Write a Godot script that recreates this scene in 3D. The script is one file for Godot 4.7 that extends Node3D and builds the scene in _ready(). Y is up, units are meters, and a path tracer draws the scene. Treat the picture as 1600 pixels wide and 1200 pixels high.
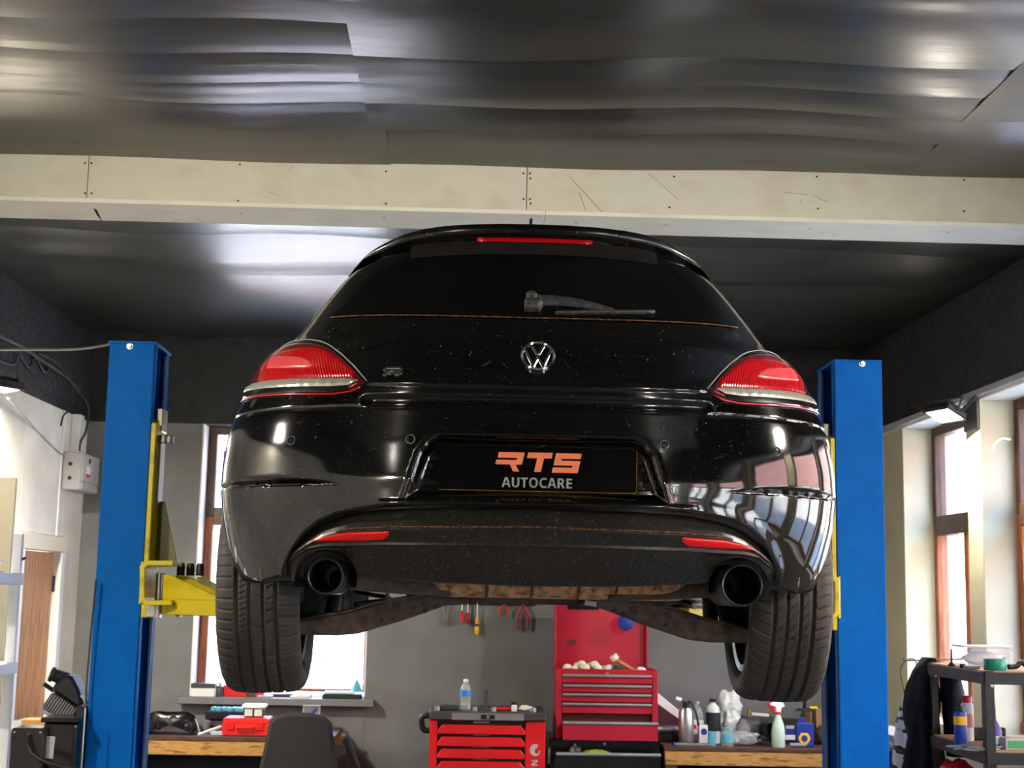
extends Node3D

const EYE := 1.65
const FPX := 2219.0
var CB := Basis()
var M := {}
var rng := RandomNumberGenerator.new()


func _ready() -> void:
	rng.seed = 41
	setup_view()
	materials()
	room()
	ceiling_sheets()
	outside()
	car()
	lift()
	wall_fittings()
	left_corner()
	left_bench()
	tool_wall()
	red_cabinets()
	right_bench()
	right_shelf()


func setup_view() -> void:
	var cam := Camera3D.new()
	cam.name = "camera"
	cam.fov = rad_to_deg(2.0 * atan(600.0 / FPX))
	cam.near = 0.05
	cam.far = 200.0
	CB = Basis(Vector3.UP, deg_to_rad(-1.68)) * Basis(Vector3.RIGHT, deg_to_rad(8.35)) * Basis(Vector3.BACK, deg_to_rad(1.1))
	cam.transform = Transform3D(CB, Vector3(0, EYE, 0))
	var ca := CameraAttributesPhysical.new()
	ca.frustum_focal_length = 12.0 * FPX / 600.0
	ca.frustum_focus_distance = 3.9
	ca.frustum_far = 200.0
	ca.exposure_aperture = 8.0
	cam.attributes = ca
	add_child(cam)
	var e := Environment.new()
	e.background_mode = Environment.BG_SKY
	var sm := ProceduralSkyMaterial.new()
	sm.sky_top_color = Color(0.55, 0.71, 0.94)
	sm.sky_horizon_color = Color(0.87, 0.93, 1.0)
	sm.ground_bottom_color = Color(0.45, 0.44, 0.42)
	sm.ground_horizon_color = Color(0.7, 0.7, 0.7)
	sm.sky_energy_multiplier = 1.0
	var sky := Sky.new()
	sky.sky_material = sm
	e.sky = sky
	e.background_energy_multiplier = 26.0
	e.tonemap_mode = Environment.TONE_MAPPER_LINEAR
	e.tonemap_exposure = 1.3
	e.sdfgi_enabled = true
	e.ssao_enabled = true
	e.ssil_enabled = true
	var we := WorldEnvironment.new()
	we.name = "environment"
	we.environment = e
	add_child(we)
	var sun := DirectionalLight3D.new()
	sun.name = "sun"
	sun.light_color = Color(1.0, 0.985, 0.96)
	sun.light_energy = 15.0
	sun.light_angular_distance = 0.6
	sun.shadow_enabled = true
	sun.basis = Basis.looking_at(Vector3(0.7, -0.62, -0.42))
	add_child(sun)


# a point of the room seen at pixel (px, py) of the 1600x1200 frame, d metres deep
func P(px: float, py: float, d: float) -> Vector3:
	var v := CB * Vector3((px - 800.0) / FPX, (600.0 - py) / FPX, -1.0)
	return Vector3(0, EYE, 0) + v * (d / -v.z)


# ---------------------------------------------------------------- nodes
func add(parent: Node, called: String, mesh: Mesh, m: Material, pos := Vector3.ZERO, rot := Vector3.ZERO) -> MeshInstance3D:
	var o := MeshInstance3D.new()
	o.name = called
	o.mesh = mesh
	o.material_override = m
	o.position = pos
	o.rotation_degrees = rot
	parent.add_child(o, true)
	return o


func numbered(called: String) -> String:
	if not has_node(NodePath(called)):
		return called
	var i := 1
	while has_node(NodePath("%s_%03d" % [called, i])):
		i += 1
	return "%s_%03d" % [called, i]


func tag(o: Node, label: String, category: String, group := "") -> Node:
	o.set_meta("label", label)
	o.set_meta("category", category)
	if group:
		o.set_meta("group", group)
	return o


func thing(called: String, label: String, category: String, pos := Vector3.ZERO, roty := 0.0, group := "") -> Node3D:
	var o := Node3D.new()
	o.name = numbered(called)
	o.position = pos
	o.rotation_degrees.y = roty
	add_child(o)
	tag(o, label, category, group)
	return o


func one(called: String, label: String, category: String, mesh: Mesh, m: Material, pos := Vector3.ZERO, rot := Vector3.ZERO, group := "") -> MeshInstance3D:
	var o := add(self, numbered(called), mesh, m, pos, rot)
	tag(o, label, category, group)
	return o


func struct(called: String, pos := Vector3.ZERO) -> Node3D:
	var o := Node3D.new()
	o.name = called
	o.position = pos
	o.set_meta("kind", "structure")
	add_child(o, true)
	return o


# ---------------------------------------------------------------- materials
func mat(c: Color, rough := 0.6, metal := 0.0, o := {}) -> StandardMaterial3D:
	var m := StandardMaterial3D.new()
	m.albedo_color = c
	m.roughness = rough
	m.metallic = metal
	for k in o:
		m.set(k, o[k])
	return m


func noise(freq: float, seed_: int, ramp: Array, size := 512, octaves := 4, as_normal := false) -> NoiseTexture2D:
	var t := NoiseTexture2D.new()
	var n := FastNoiseLite.new()
	n.seed = seed_
	n.frequency = freq
	n.fractal_octaves = octaves
	t.noise = n
	t.width = size
	t.height = size
	t.seamless = true
	t.as_normal_map = as_normal
	if ramp.size():
		var g := Gradient.new()
		var off := PackedFloat32Array()
		var col := PackedColorArray()
		for r in ramp:
			off.append(r[0])
			col.append(r[1])
		g.offsets = off
		g.colors = col
		t.color_ramp = g
	return t


func tri(m: StandardMaterial3D, tex: Texture2D, scale: Vector3, world := true) -> StandardMaterial3D:
	m.albedo_texture = tex
	m.uv1_triplanar = true
	m.uv1_world_triplanar = world
	m.uv1_scale = scale
	return m


func specks(size: int, base: Color, n: int, cols: Array, strokes: int, seed_: int) -> ImageTexture:
	var r := RandomNumberGenerator.new()
	r.seed = seed_
	var im := Image.create(size, size, false, Image.FORMAT_RGB8)
	im.fill(base)
	for i in n:
		var c: Color = cols[r.randi() % cols.size()]
		c = base.lerp(c, 0.2 + 0.8 * pow(r.randf(), 1.5))
		var x := r.randi() % size
		var y := r.randi() % size
		var k := 1 if r.randf() < 0.88 else 2
		for a in k:
			for b in k:
				im.set_pixel((x + a) % size, (y + b) % size, c)
	for i in strokes:
		var c: Color = cols[r.randi() % cols.size()]
		c = base.lerp(c, r.randf_range(0.2, 0.8))
		var x := r.randf() * size
		var y := r.randf() * size
		var a := r.randf_range(-1.0, 1.0) + PI / 2 * (r.randi() % 3 == 0 as int)
		var cur := r.randf_range(-0.12, 0.12)
		for j in r.randi_range(4, 16):
			im.set_pixel(posmod(int(x), size), posmod(int(y), size), c)
			x += cos(a)
			y += sin(a)
			a += cur
	return ImageTexture.create_from_image(im)


func materials() -> void:
	var g := func(v: float) -> Color: return Color(v, v, v)
	M.white_wall = tri(mat(Color(0.93, 0.92, 0.88), 0.75), noise(0.006, 3, [[0.0, Color(0.9, 0.89, 0.86)], [1.0, Color(1, 1, 1)]]), Vector3.ONE * 0.6)
	M.grey_wall = tri(mat(Color(0.47, 0.48, 0.475), 0.7), noise(0.008, 5, [[0.0, Color(0.88, 0.88, 0.86)], [1.0, Color(1, 1, 1)]]), Vector3.ONE * 0.5)
	M.black_wall = tri(mat(Color(0.11, 0.11, 0.115), 0.75), noise(0.02, 9, [[0.3, Color(0.75, 0.75, 0.77)], [0.6, Color(1, 1, 1)]]), Vector3.ONE * 0.7)
	M.black_wall.heightmap_enabled = true
	M.black_wall.heightmap_texture = noise(0.03, 12, [])
	M.black_wall.heightmap_scale = 0.6
	M.pillar = tri(mat(Color(0.80, 0.78, 0.67), 0.75), noise(0.006, 4, [[0.0, Color(0.92, 0.92, 0.9)], [1.0, Color(1, 1, 1)]]), Vector3.ONE * 0.6)
	M.floor = tri(mat(Color(0.36, 0.36, 0.36), 0.5), noise(0.01, 6, [[0.0, Color(0.7, 0.7, 0.7)], [1.0, Color(1, 1, 1)]]), Vector3.ONE * 0.4)
	M.slab = mat(Color(0.05, 0.05, 0.05), 0.9)
	M.film = mat(Color(0.165, 0.165, 0.15), 0.29, 0.0, {"metallic_specular": 0.7})
	M.film.albedo_texture = noise(0.012, 8, [[0.0, Color(0.82, 0.82, 0.8)], [0.7, Color(1, 1, 1)]])
	M.film.uv1_scale = Vector3(0.35, 1.6, 1)
	M.film.heightmap_enabled = true
	M.film.heightmap_texture = noise(0.02, 18, [])
	M.film.heightmap_scale = 0.05
	M.beam = tri(mat(Color(0.80, 0.78, 0.70), 0.7), noise(0.011, 21, [[0.1, Color(0.95, 0.94, 0.92)], [0.5, Color(1, 1, 1)], [0.9, Color(0.97, 0.97, 0.96)]]), Vector3(0.5, 0.8, 0.8))
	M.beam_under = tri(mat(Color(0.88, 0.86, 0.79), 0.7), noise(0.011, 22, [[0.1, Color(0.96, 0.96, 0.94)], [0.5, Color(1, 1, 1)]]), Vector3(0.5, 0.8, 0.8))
	M.screw = mat(Color(0.1, 0.09, 0.08), 0.5, 0.5)
	M.oak = mat(Color(0.74, 0.52, 0.32), 0.5)
	M.oak.albedo_texture = noise(0.008, 31, [[0.2, Color(0.75, 0.7, 0.66)], [0.6, Color(1, 1, 1)]])
	M.oak.uv1_triplanar = true
	M.oak.uv1_scale = Vector3(6, 0.5, 6)
	M.frame_wood = tri(mat(Color(0.60, 0.32, 0.14), 0.45), noise(0.01, 33, [[0.2, Color(0.75, 0.7, 0.66)], [0.6, Color(1, 1, 1)]]), Vector3(3, 0.5, 3))
	M.frame_dark = tri(mat(Color(0.30, 0.18, 0.11), 0.45), noise(0.01, 34, [[0.2, Color(0.75, 0.7, 0.66)], [0.6, Color(1, 1, 1)]]), Vector3(3, 0.5, 3))
	M.pine = tri(mat(Color(0.72, 0.55, 0.30), 0.6), noise(0.01, 35, [[0.2, Color(0.62, 0.55, 0.48)], [0.5, Color(1, 1, 1)], [0.9, Color(0.9, 0.85, 0.8)]]), Vector3(1, 6, 6))
	M.bench_top = tri(mat(Color(0.32, 0.2, 0.15), 0.55), noise(0.012, 36, [[0.2, Color(0.7, 0.68, 0.66)], [0.6, Color(1, 1, 1)]]), Vector3(1, 4, 4))
	M.glass = mat(Color(1, 1, 1, 0.06), 0.02, 0.0, {"transparency": BaseMaterial3D.TRANSPARENCY_ALPHA})
	M.black = mat(g.call(0.06), 0.5)
	M.black_gloss = mat(g.call(0.06), 0.2)
	M.rubber = mat(Color(0.12, 0.115, 0.11), 0.75)
	M.dark_grey = mat(g.call(0.22), 0.55)
	M.chair = mat(Color(0.10, 0.10, 0.11), 0.9, 0.0, {"rim_enabled": true, "rim": 0.3})
	M.mid_grey = mat(g.call(0.45), 0.5)
	M.light_grey = mat(g.call(0.66), 0.5)
	M.white = mat(g.call(0.9), 0.5)
	M.cream = mat(Color(0.86, 0.82, 0.72), 0.6)
	M.steel = mat(Color(0.72, 0.72, 0.72), 0.3, 0.9)
	M.zinc = mat(Color(0.72, 0.71, 0.62), 0.35, 0.8)
	M.alu = mat(Color(0.62, 0.63, 0.64), 0.45, 0.7)
	M.chrome = mat(Color(0.9, 0.9, 0.9), 0.08, 1.0)
	M.red = mat(Color(0.80, 0.05, 0.09), 0.35)
	M.crimson = mat(Color(0.64, 0.025, 0.16), 0.4)
	M.orange_red = mat(Color(0.85, 0.12, 0.08), 0.4)
	M.blue = mat(Color(0.09, 0.2, 0.55), 0.4)
	M.navy = mat(Color(0.05, 0.055, 0.09), 0.9)
	M.lime = mat(Color(0.55, 0.62, 0.1), 0.8)
	M.yellow_plastic = mat(Color(0.9, 0.68, 0.05), 0.4)
	M.purple = mat(Color(0.28, 0.2, 0.5), 0.4)
	M.green_tape = mat(Color(0.08, 0.5, 0.38), 0.35)
	M.cyan = mat(Color(0.35, 0.65, 0.72), 0.4)
	M.card = mat(Color(0.62, 0.46, 0.28), 0.8)
	M.glove = mat(Color(0.86, 0.84, 0.74), 0.8)
	M.clear = mat(Color(0.9, 0.93, 0.95, 0.22), 0.12, 0.0, {"transparency": BaseMaterial3D.TRANSPARENCY_ALPHA})
	M.cloudy = mat(Color(0.82, 0.84, 0.83), 0.3, 0.0, {"backlight_enabled": true, "backlight": Color(0.5, 0.5, 0.5)})
	M.pale_liquid = mat(Color(0.72, 0.83, 0.76), 0.3)
	# lift paint
	M.lift_blue = mat(Color(0.0, 0.38, 0.71), 0.55, 0.0, {"metallic_specular": 0.2})
	M.lift_blue.heightmap_enabled = true
	M.lift_blue.heightmap_texture = noise(0.08, 51, [], 256)
	M.lift_blue.heightmap_scale = 0.06
	M.lift_blue.uv1_triplanar = true
	M.lift_blue.uv1_scale = Vector3.ONE * 3.0
	M.lift_blue.albedo_texture = noise(0.01, 52, [[0.1, Color(0.95, 0.96, 0.97)], [0.5, Color(1, 1, 1)]], 256)
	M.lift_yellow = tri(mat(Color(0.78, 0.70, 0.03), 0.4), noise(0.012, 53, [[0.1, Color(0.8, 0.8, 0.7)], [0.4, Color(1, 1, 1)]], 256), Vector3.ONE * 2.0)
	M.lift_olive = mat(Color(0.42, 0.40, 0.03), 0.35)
	# car
	var dirt := [Color(0.42, 0.35, 0.25), Color(0.56, 0.52, 0.42), Color(0.34, 0.26, 0.16)]
	M.paint = mat(Color(1, 1, 1), 0.07, 0.0, {"metallic_specular": 0.63})
	tri(M.paint, specks(512, Color(0.03, 0.03, 0.032), 3600, dirt, 150, 7), Vector3.ONE * 1.1, false)
	M.paint_plain = mat(Color(0.03, 0.03, 0.033), 0.07, 0.0, {"metallic_specular": 0.63})
	M.valance = mat(Color(1, 1, 1), 0.3)
	tri(M.valance, specks(512, Color(0.085, 0.080, 0.072), 34000, dirt, 200, 8), Vector3.ONE * 1.1, false)
	M.dirty_gloss = mat(Color(1, 1, 1), 0.2)
	tri(M.dirty_gloss, specks(512, Color(0.04, 0.038, 0.036), 5000, dirt, 160, 11), Vector3.ONE * 1.1, false)
	M.dirt_line = tri(mat(Color(0.42, 0.28, 0.17), 0.95), noise(0.06, 61, [[0.3, Color(0.35, 0.33, 0.32)], [0.6, Color(1, 1, 1)]], 256), Vector3.ONE * 4.0, false)
	M.rear_glass = mat(Color(1, 1, 1), 0.05)
	tri(M.rear_glass, specks(512, Color(0.026, 0.028, 0.028), 420, dirt, 30, 9), Vector3.ONE * 1.1, false)
	M.lens_red = mat(Color(0.62, 0.01, 0.035), 0.14, 0.0, {"clearcoat_enabled": true, "clearcoat": 1.0, "clearcoat_roughness": 0.02})
	M.lens_dark = mat(Color(0.34, 0.008, 0.03), 0.12, 0.0, {"clearcoat_enabled": true, "clearcoat": 1.0, "clearcoat_roughness": 0.02})
	M.lens_pink = mat(Color(0.80, 0.30, 0.31), 0.2, 0.3)
	M.lens_clear = mat(Color(0.60, 0.60, 0.54), 0.12, 0.45, {"clearcoat_enabled": true})
	M.reflector = mat(Color(0.78, 0.03, 0.06), 0.3)
	M.plate = mat(Color(0.02, 0.021, 0.024), 0.12)
	M.copper = mat(Color(0.85, 0.45, 0.27), 0.45)
	M.letter_grey = mat(Color(0.5, 0.5, 0.49), 0.5)
	M.rust = tri(mat(Color(0.34, 0.29, 0.25), 0.75), noise(0.02, 71, [[0.2, Color(0.66, 0.62, 0.6)], [0.5, Color(0.85, 0.82, 0.8)], [0.8, Color(1, 1, 1)]]), Vector3.ONE * 2.0, false)
	M.rust_tan = tri(mat(Color(0.80, 0.63, 0.45), 0.6, 0.1), noise(0.02, 72, [[0.2, Color(0.45, 0.36, 0.3)], [0.55, Color(0.9, 0.86, 0.82)], [0.8, Color(1, 1, 1)]]), Vector3.ONE * 2.5, false)
	M.tip = mat(Color(0.24, 0.25, 0.26), 0.3, 0.85)
	M.wiper = tri(mat(Color(0.22, 0.22, 0.22), 0.6), noise(0.03, 75, [[0.3, Color(0.6, 0.56, 0.5)], [0.6, Color(1, 1, 1)]], 256), Vector3.ONE * 5.0, false)
	M.tyre = mat(Color(0.19, 0.172, 0.155), 0.72)
	M.alloy = mat(Color(0.5, 0.5, 0.5), 0.35, 0.8)
	M.brick = mat(Color(0.66, 0.47, 0.42), 0.9)
	M.brick_pale = mat(Color(0.72, 0.55, 0.49), 0.9)
	M.render_cream = tri(mat(Color(0.82, 0.81, 0.77), 0.9), noise(0.01, 81, [[0.2, Color(0.9, 0.9, 0.9)], [0.6, Color(1, 1, 1)]], 256), Vector3.ONE * 0.5)
	M.mortar = mat(Color(0.75, 0.7, 0.64), 0.95)
	M.led = mat(Color(1, 1, 0.95), 0.5, 0.0, {"emission_enabled": true, "emission": Color(1.0, 0.95, 0.8), "emission_energy_multiplier": 6.0})


# ---------------------------------------------------------------- mesh helpers
func face(st: SurfaceTool, a: Vector3, b: Vector3, c: Vector3, out: Vector3) -> void:
	st.add_vertex(a)
	if (b - a).cross(c - a).dot(out) > 0.0:
		st.add_vertex(c)
		st.add_vertex(b)
	else:
		st.add_vertex(b)
		st.add_vertex(c)


func face4(st: SurfaceTool, a: Vector3, b: Vector3, c: Vector3, d: Vector3, out: Vector3) -> void:
	face(st, a, b, c, out)
	face(st, a, c, d, out)


func begin() -> SurfaceTool:
	var st := SurfaceTool.new()
	st.begin(Mesh.PRIMITIVE_TRIANGLES)
	st.set_smooth_group(-1)
	return st


func done(st: SurfaceTool) -> ArrayMesh:
	st.generate_normals()
	return st.commit()


# a box with chamfered edges, centred on c
func put_box(st: SurfaceTool, s: Vector3, b := 0.004, t := Transform3D()) -> void:
	st.set_smooth_group(-1)
	var h := s * 0.5
	b = minf(b, minf(h.x, minf(h.y, h.z)) * 0.45)
	var v := func(axis: int, sx: float, sy: float, sz: float) -> Vector3:
		var k := Vector3(h.x - b, h.y - b, h.z - b)
		k[axis] = h[axis]
		return t * Vector3(k.x * sx, k.y * sy, k.z * sz)
	var B := t.basis
	for s1: float in [-1.0, 1.0]:
		face4(st, v.call(0, s1, -1, -1), v.call(0, s1, 1, -1), v.call(0, s1, 1, 1), v.call(0, s1, -1, 1), B * Vector3(s1, 0, 0))
		face4(st, v.call(1, -1, s1, -1), v.call(1, 1, s1, -1), v.call(1, 1, s1, 1), v.call(1, -1, s1, 1), B * Vector3(0, s1, 0))
		face4(st, v.call(2, -1, -1, s1), v.call(2, 1, -1, s1), v.call(2, 1, 1, s1), v.call(2, -1, 1, s1), B * Vector3(0, 0, s1))
		for s2: float in [-1.0, 1.0]:
			face4(st, v.call(0, s1, s2, -1), v.call(0, s1, s2, 1), v.call(1, s1, s2, 1), v.call(1, s1, s2, -1), B * Vector3(s1, s2, 0))
			face4(st, v.call(1, -1, s1, s2), v.call(1, 1, s1, s2), v.call(2, 1, s1, s2), v.call(2, -1, s1, s2), B * Vector3(0, s1, s2))
			face4(st, v.call(0, s1, -1, s2), v.call(0, s1, 1, s2), v.call(2, s1, 1, s2), v.call(2, s1, -1, s2), B * Vector3(s1, 0, s2))
			for s3: float in [-1.0, 1.0]:
				face(st, v.call(0, s1, s2, s3), v.call(1, s1, s2, s3), v.call(2, s1, s2, s3), B * Vector3(s1, s2, s3))


func box(x: float, y: float, z: float, b := 0.004) -> ArrayMesh:
	var st := begin()
	put_box(st, Vector3(x, y, z), b)
	return done(st)


# a box between two corners
func boxab(a: Vector3, b: Vector3, bev := 0.004) -> Array:
	var s := (b - a).abs()
	return [box(s.x, s.y, s.z, bev), (a + b) * 0.5]


func add_ab(parent: Node, called: String, a: Vector3, b: Vector3, m: Material, bev := 0.004) -> MeshInstance3D:
	var r := boxab(a, b, bev)
	return add(parent, called, r[0], m, r[1])


# turned profile of (radius, y) from the bottom up round the y axis
func put_lathe(st: SurfaceTool, prof: Array, seg := 20, t := Transform3D()) -> void:
	var grp := 1
	for i in prof.size() - 1:
		var p: Vector2 = prof[i]
		var q: Vector2 = prof[i + 1]
		if i > 0:
			var o: Vector2 = prof[i - 1]
			if absf(angle_difference((p - o).angle(), (q - p).angle())) > 0.6:
				grp += 1
		st.set_smooth_group(grp)
		var d := q - p
		for k in seg:
			var a0 := TAU * k / seg
			var a1 := TAU * (k + 1) / seg
			var u0 := Vector3(cos(a0), 0, sin(a0))
			var u1 := Vector3(cos(a1), 0, sin(a1))
			var out := t.basis * ((u0 + u1) * 0.5 * d.y + Vector3(0, -d.x, 0))
			var A := t * (u0 * p.x + Vector3(0, p.y, 0))
			var B := t * (u1 * p.x + Vector3(0, p.y, 0))
			var C := t * (u1 * q.x + Vector3(0, q.y, 0))
			var D := t * (u0 * q.x + Vector3(0, q.y, 0))
			if p.x > 0.00001:
				face(st, A, B, C, out)
			if q.x > 0.00001:
				face(st, A, C, D, out)


func lathe(prof: Array, seg := 20, t := Transform3D()) -> ArrayMesh:
	var st := begin()
	put_lathe(st, prof, seg, t)
	return done(st)


func cyl(r: float, h: float, seg := 20, bev := 0.002) -> ArrayMesh:
	return lathe([Vector2(0, 0), Vector2(r - bev, 0), Vector2(r, bev), Vector2(r, h - bev), Vector2(r - bev, h), Vector2(0, h)], seg)


func put_cyl(st: SurfaceTool, a: Vector3, b: Vector3, r: float, seg := 14, r2 := -1.0) -> void:
	var d := b - a
	var h := d.length()
	var y := d / h
	var x := y.cross(Vector3.UP if absf(y.y) < 0.9 else Vector3.RIGHT).normalized()
	var e := minf(r, h) * 0.12
	if r2 < 0.0:
		r2 = r
	put_lathe(st, [Vector2(0, 0), Vector2(r - e, 0), Vector2(r, e), Vector2(r2, h - e), Vector2(r2 - e, h), Vector2(0, h)], seg, Transform3D(Basis(x, y, x.cross(y)), a))


func rod(a: Vector3, b: Vector3, r: float, seg := 14, r2 := -1.0) -> ArrayMesh:
	var st := begin()
	put_cyl(st, a, b, r, seg, r2)
	return done(st)


# a round tube swept along points
func put_tube(st: SurfaceTool, pts: Array, r: float, seg := 8) -> void:
	st.set_smooth_group(0)
	var rings := []
	var nrm := Vector3.ZERO
	for i in pts.size():
		var a: Vector3 = pts[maxi(i - 1, 0)]
		var b: Vector3 = pts[mini(i + 1, pts.size() - 1)]
		var d := (b - a).normalized()
		if nrm == Vector3.ZERO:
			nrm = d.cross(Vector3.UP if absf(d.y) < 0.9 else Vector3.RIGHT)
		nrm = (nrm - d * nrm.dot(d)).normalized()
		var bn := d.cross(nrm)
		var ring := []
		for k in seg:
			var an := TAU * k / seg
			ring.append(pts[i] + (nrm * cos(an) + bn * sin(an)) * r)
		rings.append(ring)
	for i in rings.size() - 1:
		for k in seg:
			var l := (k + 1) % seg
			face4(st, rings[i][k], rings[i][l], rings[i + 1][l], rings[i + 1][k], (rings[i][k] + rings[i][l]) * 0.5 - (pts[i] as Vector3))
	for e: int in [0, rings.size() - 1]:
		var o: Vector3 = (pts[0] - pts[1]) if e == 0 else (pts[-1] - pts[-2])
		for k in seg:
			face(st, pts[e], rings[e][k], rings[e][(k + 1) % seg], o)


func tube(pts: Array, r: float, seg := 8) -> ArrayMesh:
	var st := begin()
	put_tube(st, pts, r, seg)
	return done(st)


# smooth curve through points
func curve(pts: Array, n := 24) -> Array:
	var out := []
	var k := pts.size()
	for i in n + 1:
		var f := float(i) / n * (k - 1)
		var j := mini(int(f), k - 2)
		var t := f - j
		var p0: Vector3 = pts[maxi(j - 1, 0)]
		var p1: Vector3 = pts[j]
		var p2: Vector3 = pts[j + 1]
		var p3: Vector3 = pts[mini(j + 2, k - 1)]
		out.append(p1.cubic_interpolate(p2, p0, p3, t))
	return out


# a flat outline (x, y) given depth along z, edges chamfered
func put_extrude(st: SurfaceTool, poly: PackedVector2Array, depth: float, bev := 0.002, t := Transform3D()) -> void:
	st.set_smooth_group(-1)
	if Geometry2D.is_polygon_clockwise(poly):
		poly.reverse()
	var n := poly.size()
	var inner := PackedVector2Array()
	for i in n:
		var a := (poly[i] - poly[(i + n - 1) % n]).normalized()
		var b := (poly[(i + 1) % n] - poly[i]).normalized()
		var m := (Vector2(-a.y, a.x) + Vector2(-b.y, b.x))
		m = m / maxf(m.length_squared() * 0.5, 0.35)
		inner.append(poly[i] + m * bev)
	var h := depth * 0.5
	var idx := Geometry2D.triangulate_polygon(inner)
	for s: float in [-1.0, 1.0]:
		for k in range(0, idx.size(), 3):
			var q := []
			for j in 3:
				var p := inner[idx[k + j]]
				q.append(t * Vector3(p.x, p.y, h * s))
			face(st, q[0], q[1], q[2], t.basis * Vector3(0, 0, s))
		for i in n:
			var j := (i + 1) % n
			var e := poly[j] - poly[i]
			var o := t.basis * Vector3(e.y, -e.x, s * e.length())
			face4(st, t * Vector3(inner[i].x, inner[i].y, h * s), t * Vector3(inner[j].x, inner[j].y, h * s), t * Vector3(poly[j].x, poly[j].y, (h - bev) * s), t * Vector3(poly[i].x, poly[i].y, (h - bev) * s), o)
	for i in n:
		var j := (i + 1) % n
		var e := poly[j] - poly[i]
		face4(st, t * Vector3(poly[i].x, poly[i].y, h - bev), t * Vector3(poly[j].x, poly[j].y, h - bev), t * Vector3(poly[j].x, poly[j].y, bev - h), t * Vector3(poly[i].x, poly[i].y, bev - h), t.basis * Vector3(e.y, -e.x, 0))


func extrude(poly: Array, depth: float, bev := 0.002, t := Transform3D()) -> ArrayMesh:
	var st := begin()
	put_extrude(st, PackedVector2Array(poly), depth, bev, t)
	return done(st)


# a smooth sheet through rows of points; skip(i, j) leaves a quad out
func sheet(rows: Array, flip := false, skip: Variant = null, uv := Vector2.ONE) -> ArrayMesh:
	var st := SurfaceTool.new()
	st.begin(Mesh.PRIMITIVE_TRIANGLES)
	st.set_smooth_group(0)
	var nr := rows.size()
	var nc: int = rows[0].size()
	for i in nr:
		var r: PackedVector3Array = rows[i]
		for j in nc:
			st.set_uv(Vector2(float(j) / (nc - 1) * uv.x, float(i) / (nr - 1) * uv.y))
			st.add_vertex(r[j])
	for i in nr - 1:
		for j in nc - 1:
			if skip != null and skip.call(i, j):
				continue
			var a := i * nc + j
			var b := a + 1
			var c := a + nc + 1
			var d := a + nc
			if flip:
				for k: int in [a, b, c, a, c, d]:
					st.add_index(k)
			else:
				for k: int in [a, c, b, a, d, c]:
					st.add_index(k)
	st.generate_normals()
	return st.commit()


func lut(xs: Array, ys: Array, x: float) -> float:
	if x <= xs[0]:
		return ys[0]
	for i in range(1, xs.size()):
		if x <= xs[i]:
			return lerpf(ys[i - 1], ys[i], (x - xs[i - 1]) / (xs[i] - xs[i - 1]))
	return ys[-1]


# ---------------------------------------------------------------- the room
const XL := -2.6
const XR := 2.75
const ZB := -9.7
const ZF := 3.6
const HEAD := 2.75
const TOP := 3.62


func wall_block(p: Node, called: String, a: Vector3, b: Vector3, m: Material) -> void:
	add_ab(p, called, a, b, m, 0.003)


func window_unit(n: int, pos: Vector3, roty: float, w: float, y0: float, y1: float, ytr: float, mesh_guard: bool) -> void:
	# local x along the window, z towards the room
	var o := struct("window_%d" % n, pos)
	o.rotation_degrees.y = roty
	var fw := 0.06
	for s: float in [-1.0, 1.0]:
		fw = 0.02 if mesh_guard and s > 0 else 0.06
		add_ab(o, "jamb_frame", Vector3(s * (w / 2 - fw), ytr, -0.035), Vector3(s * w / 2, y1, 0.035), M.frame_dark)
		add_ab(o, "jamb_frame", Vector3(s * (w / 2 - fw), y0, -0.035), Vector3(s * w / 2, ytr, 0.035), M.frame_wood)
	fw = 0.06
	add_ab(o, "head_frame", Vector3(-w / 2, y1 - 0.055, -0.034), Vector3(w / 2, y1, 0.034), M.frame_dark)
	add_ab(o, "transom", Vector3(-w / 2 + fw, ytr - 0.06, -0.045), Vector3(w / 2 - fw, ytr + 0.06, 0.045), M.frame_dark)
	add_ab(o, "bottom_frame", Vector3(-w / 2, y0, -0.034), Vector3(w / 2, y0 + (0.02 if mesh_guard else 0.06), 0.05), M.frame_wood)
	if not mesh_guard:
		add_ab(o, "mullion", Vector3(-0.035, y0 + 0.06, -0.034), Vector3(0.035, ytr - 0.06, 0.034), M.frame_wood)
		add_ab(o, "pane", Vector3(-w / 2 + fw, y0 + 0.06, -0.003), Vector3(-0.035, ytr - 0.06, 0.003), M.glass, 0.0005)
		add_ab(o, "pane", Vector3(0.035, y0 + 0.06, -0.003), Vector3(w / 2 - fw, ytr - 0.06, 0.003), M.glass, 0.0005)
	else:
		add_ab(o, "pane", Vector3(-w / 2 + fw, y0 + 0.02, -0.003), Vector3(w / 2 - 0.02, ytr - 0.06, 0.003), M.glass, 0.0005)
		var st := begin()
		var k := int(w / 0.056)
		for i in k:
			var x := -w / 2 + 0.03 + i * 0.056
			put_box(st, Vector3(0.007, y1 - y0, 0.007), 0.001, Transform3D(Basis(), Vector3(x, (y0 + y1) / 2, -0.12)))
		for i in int((y1 - y0) / 0.056):
			put_box(st, Vector3(w, 0.007, 0.007), 0.001, Transform3D(Basis(), Vector3(0, y0 + 0.03 + i * 0.056, -0.124)))
		add(o, "security_mesh", done(st), M.dark_grey)
	add_ab(o, "pane", Vector3(-w / 2 + fw, ytr + 0.06, -0.003), Vector3(w / 2 - fw, y1 - 0.055, 0.003), M.glass, 0.0005)


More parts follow.
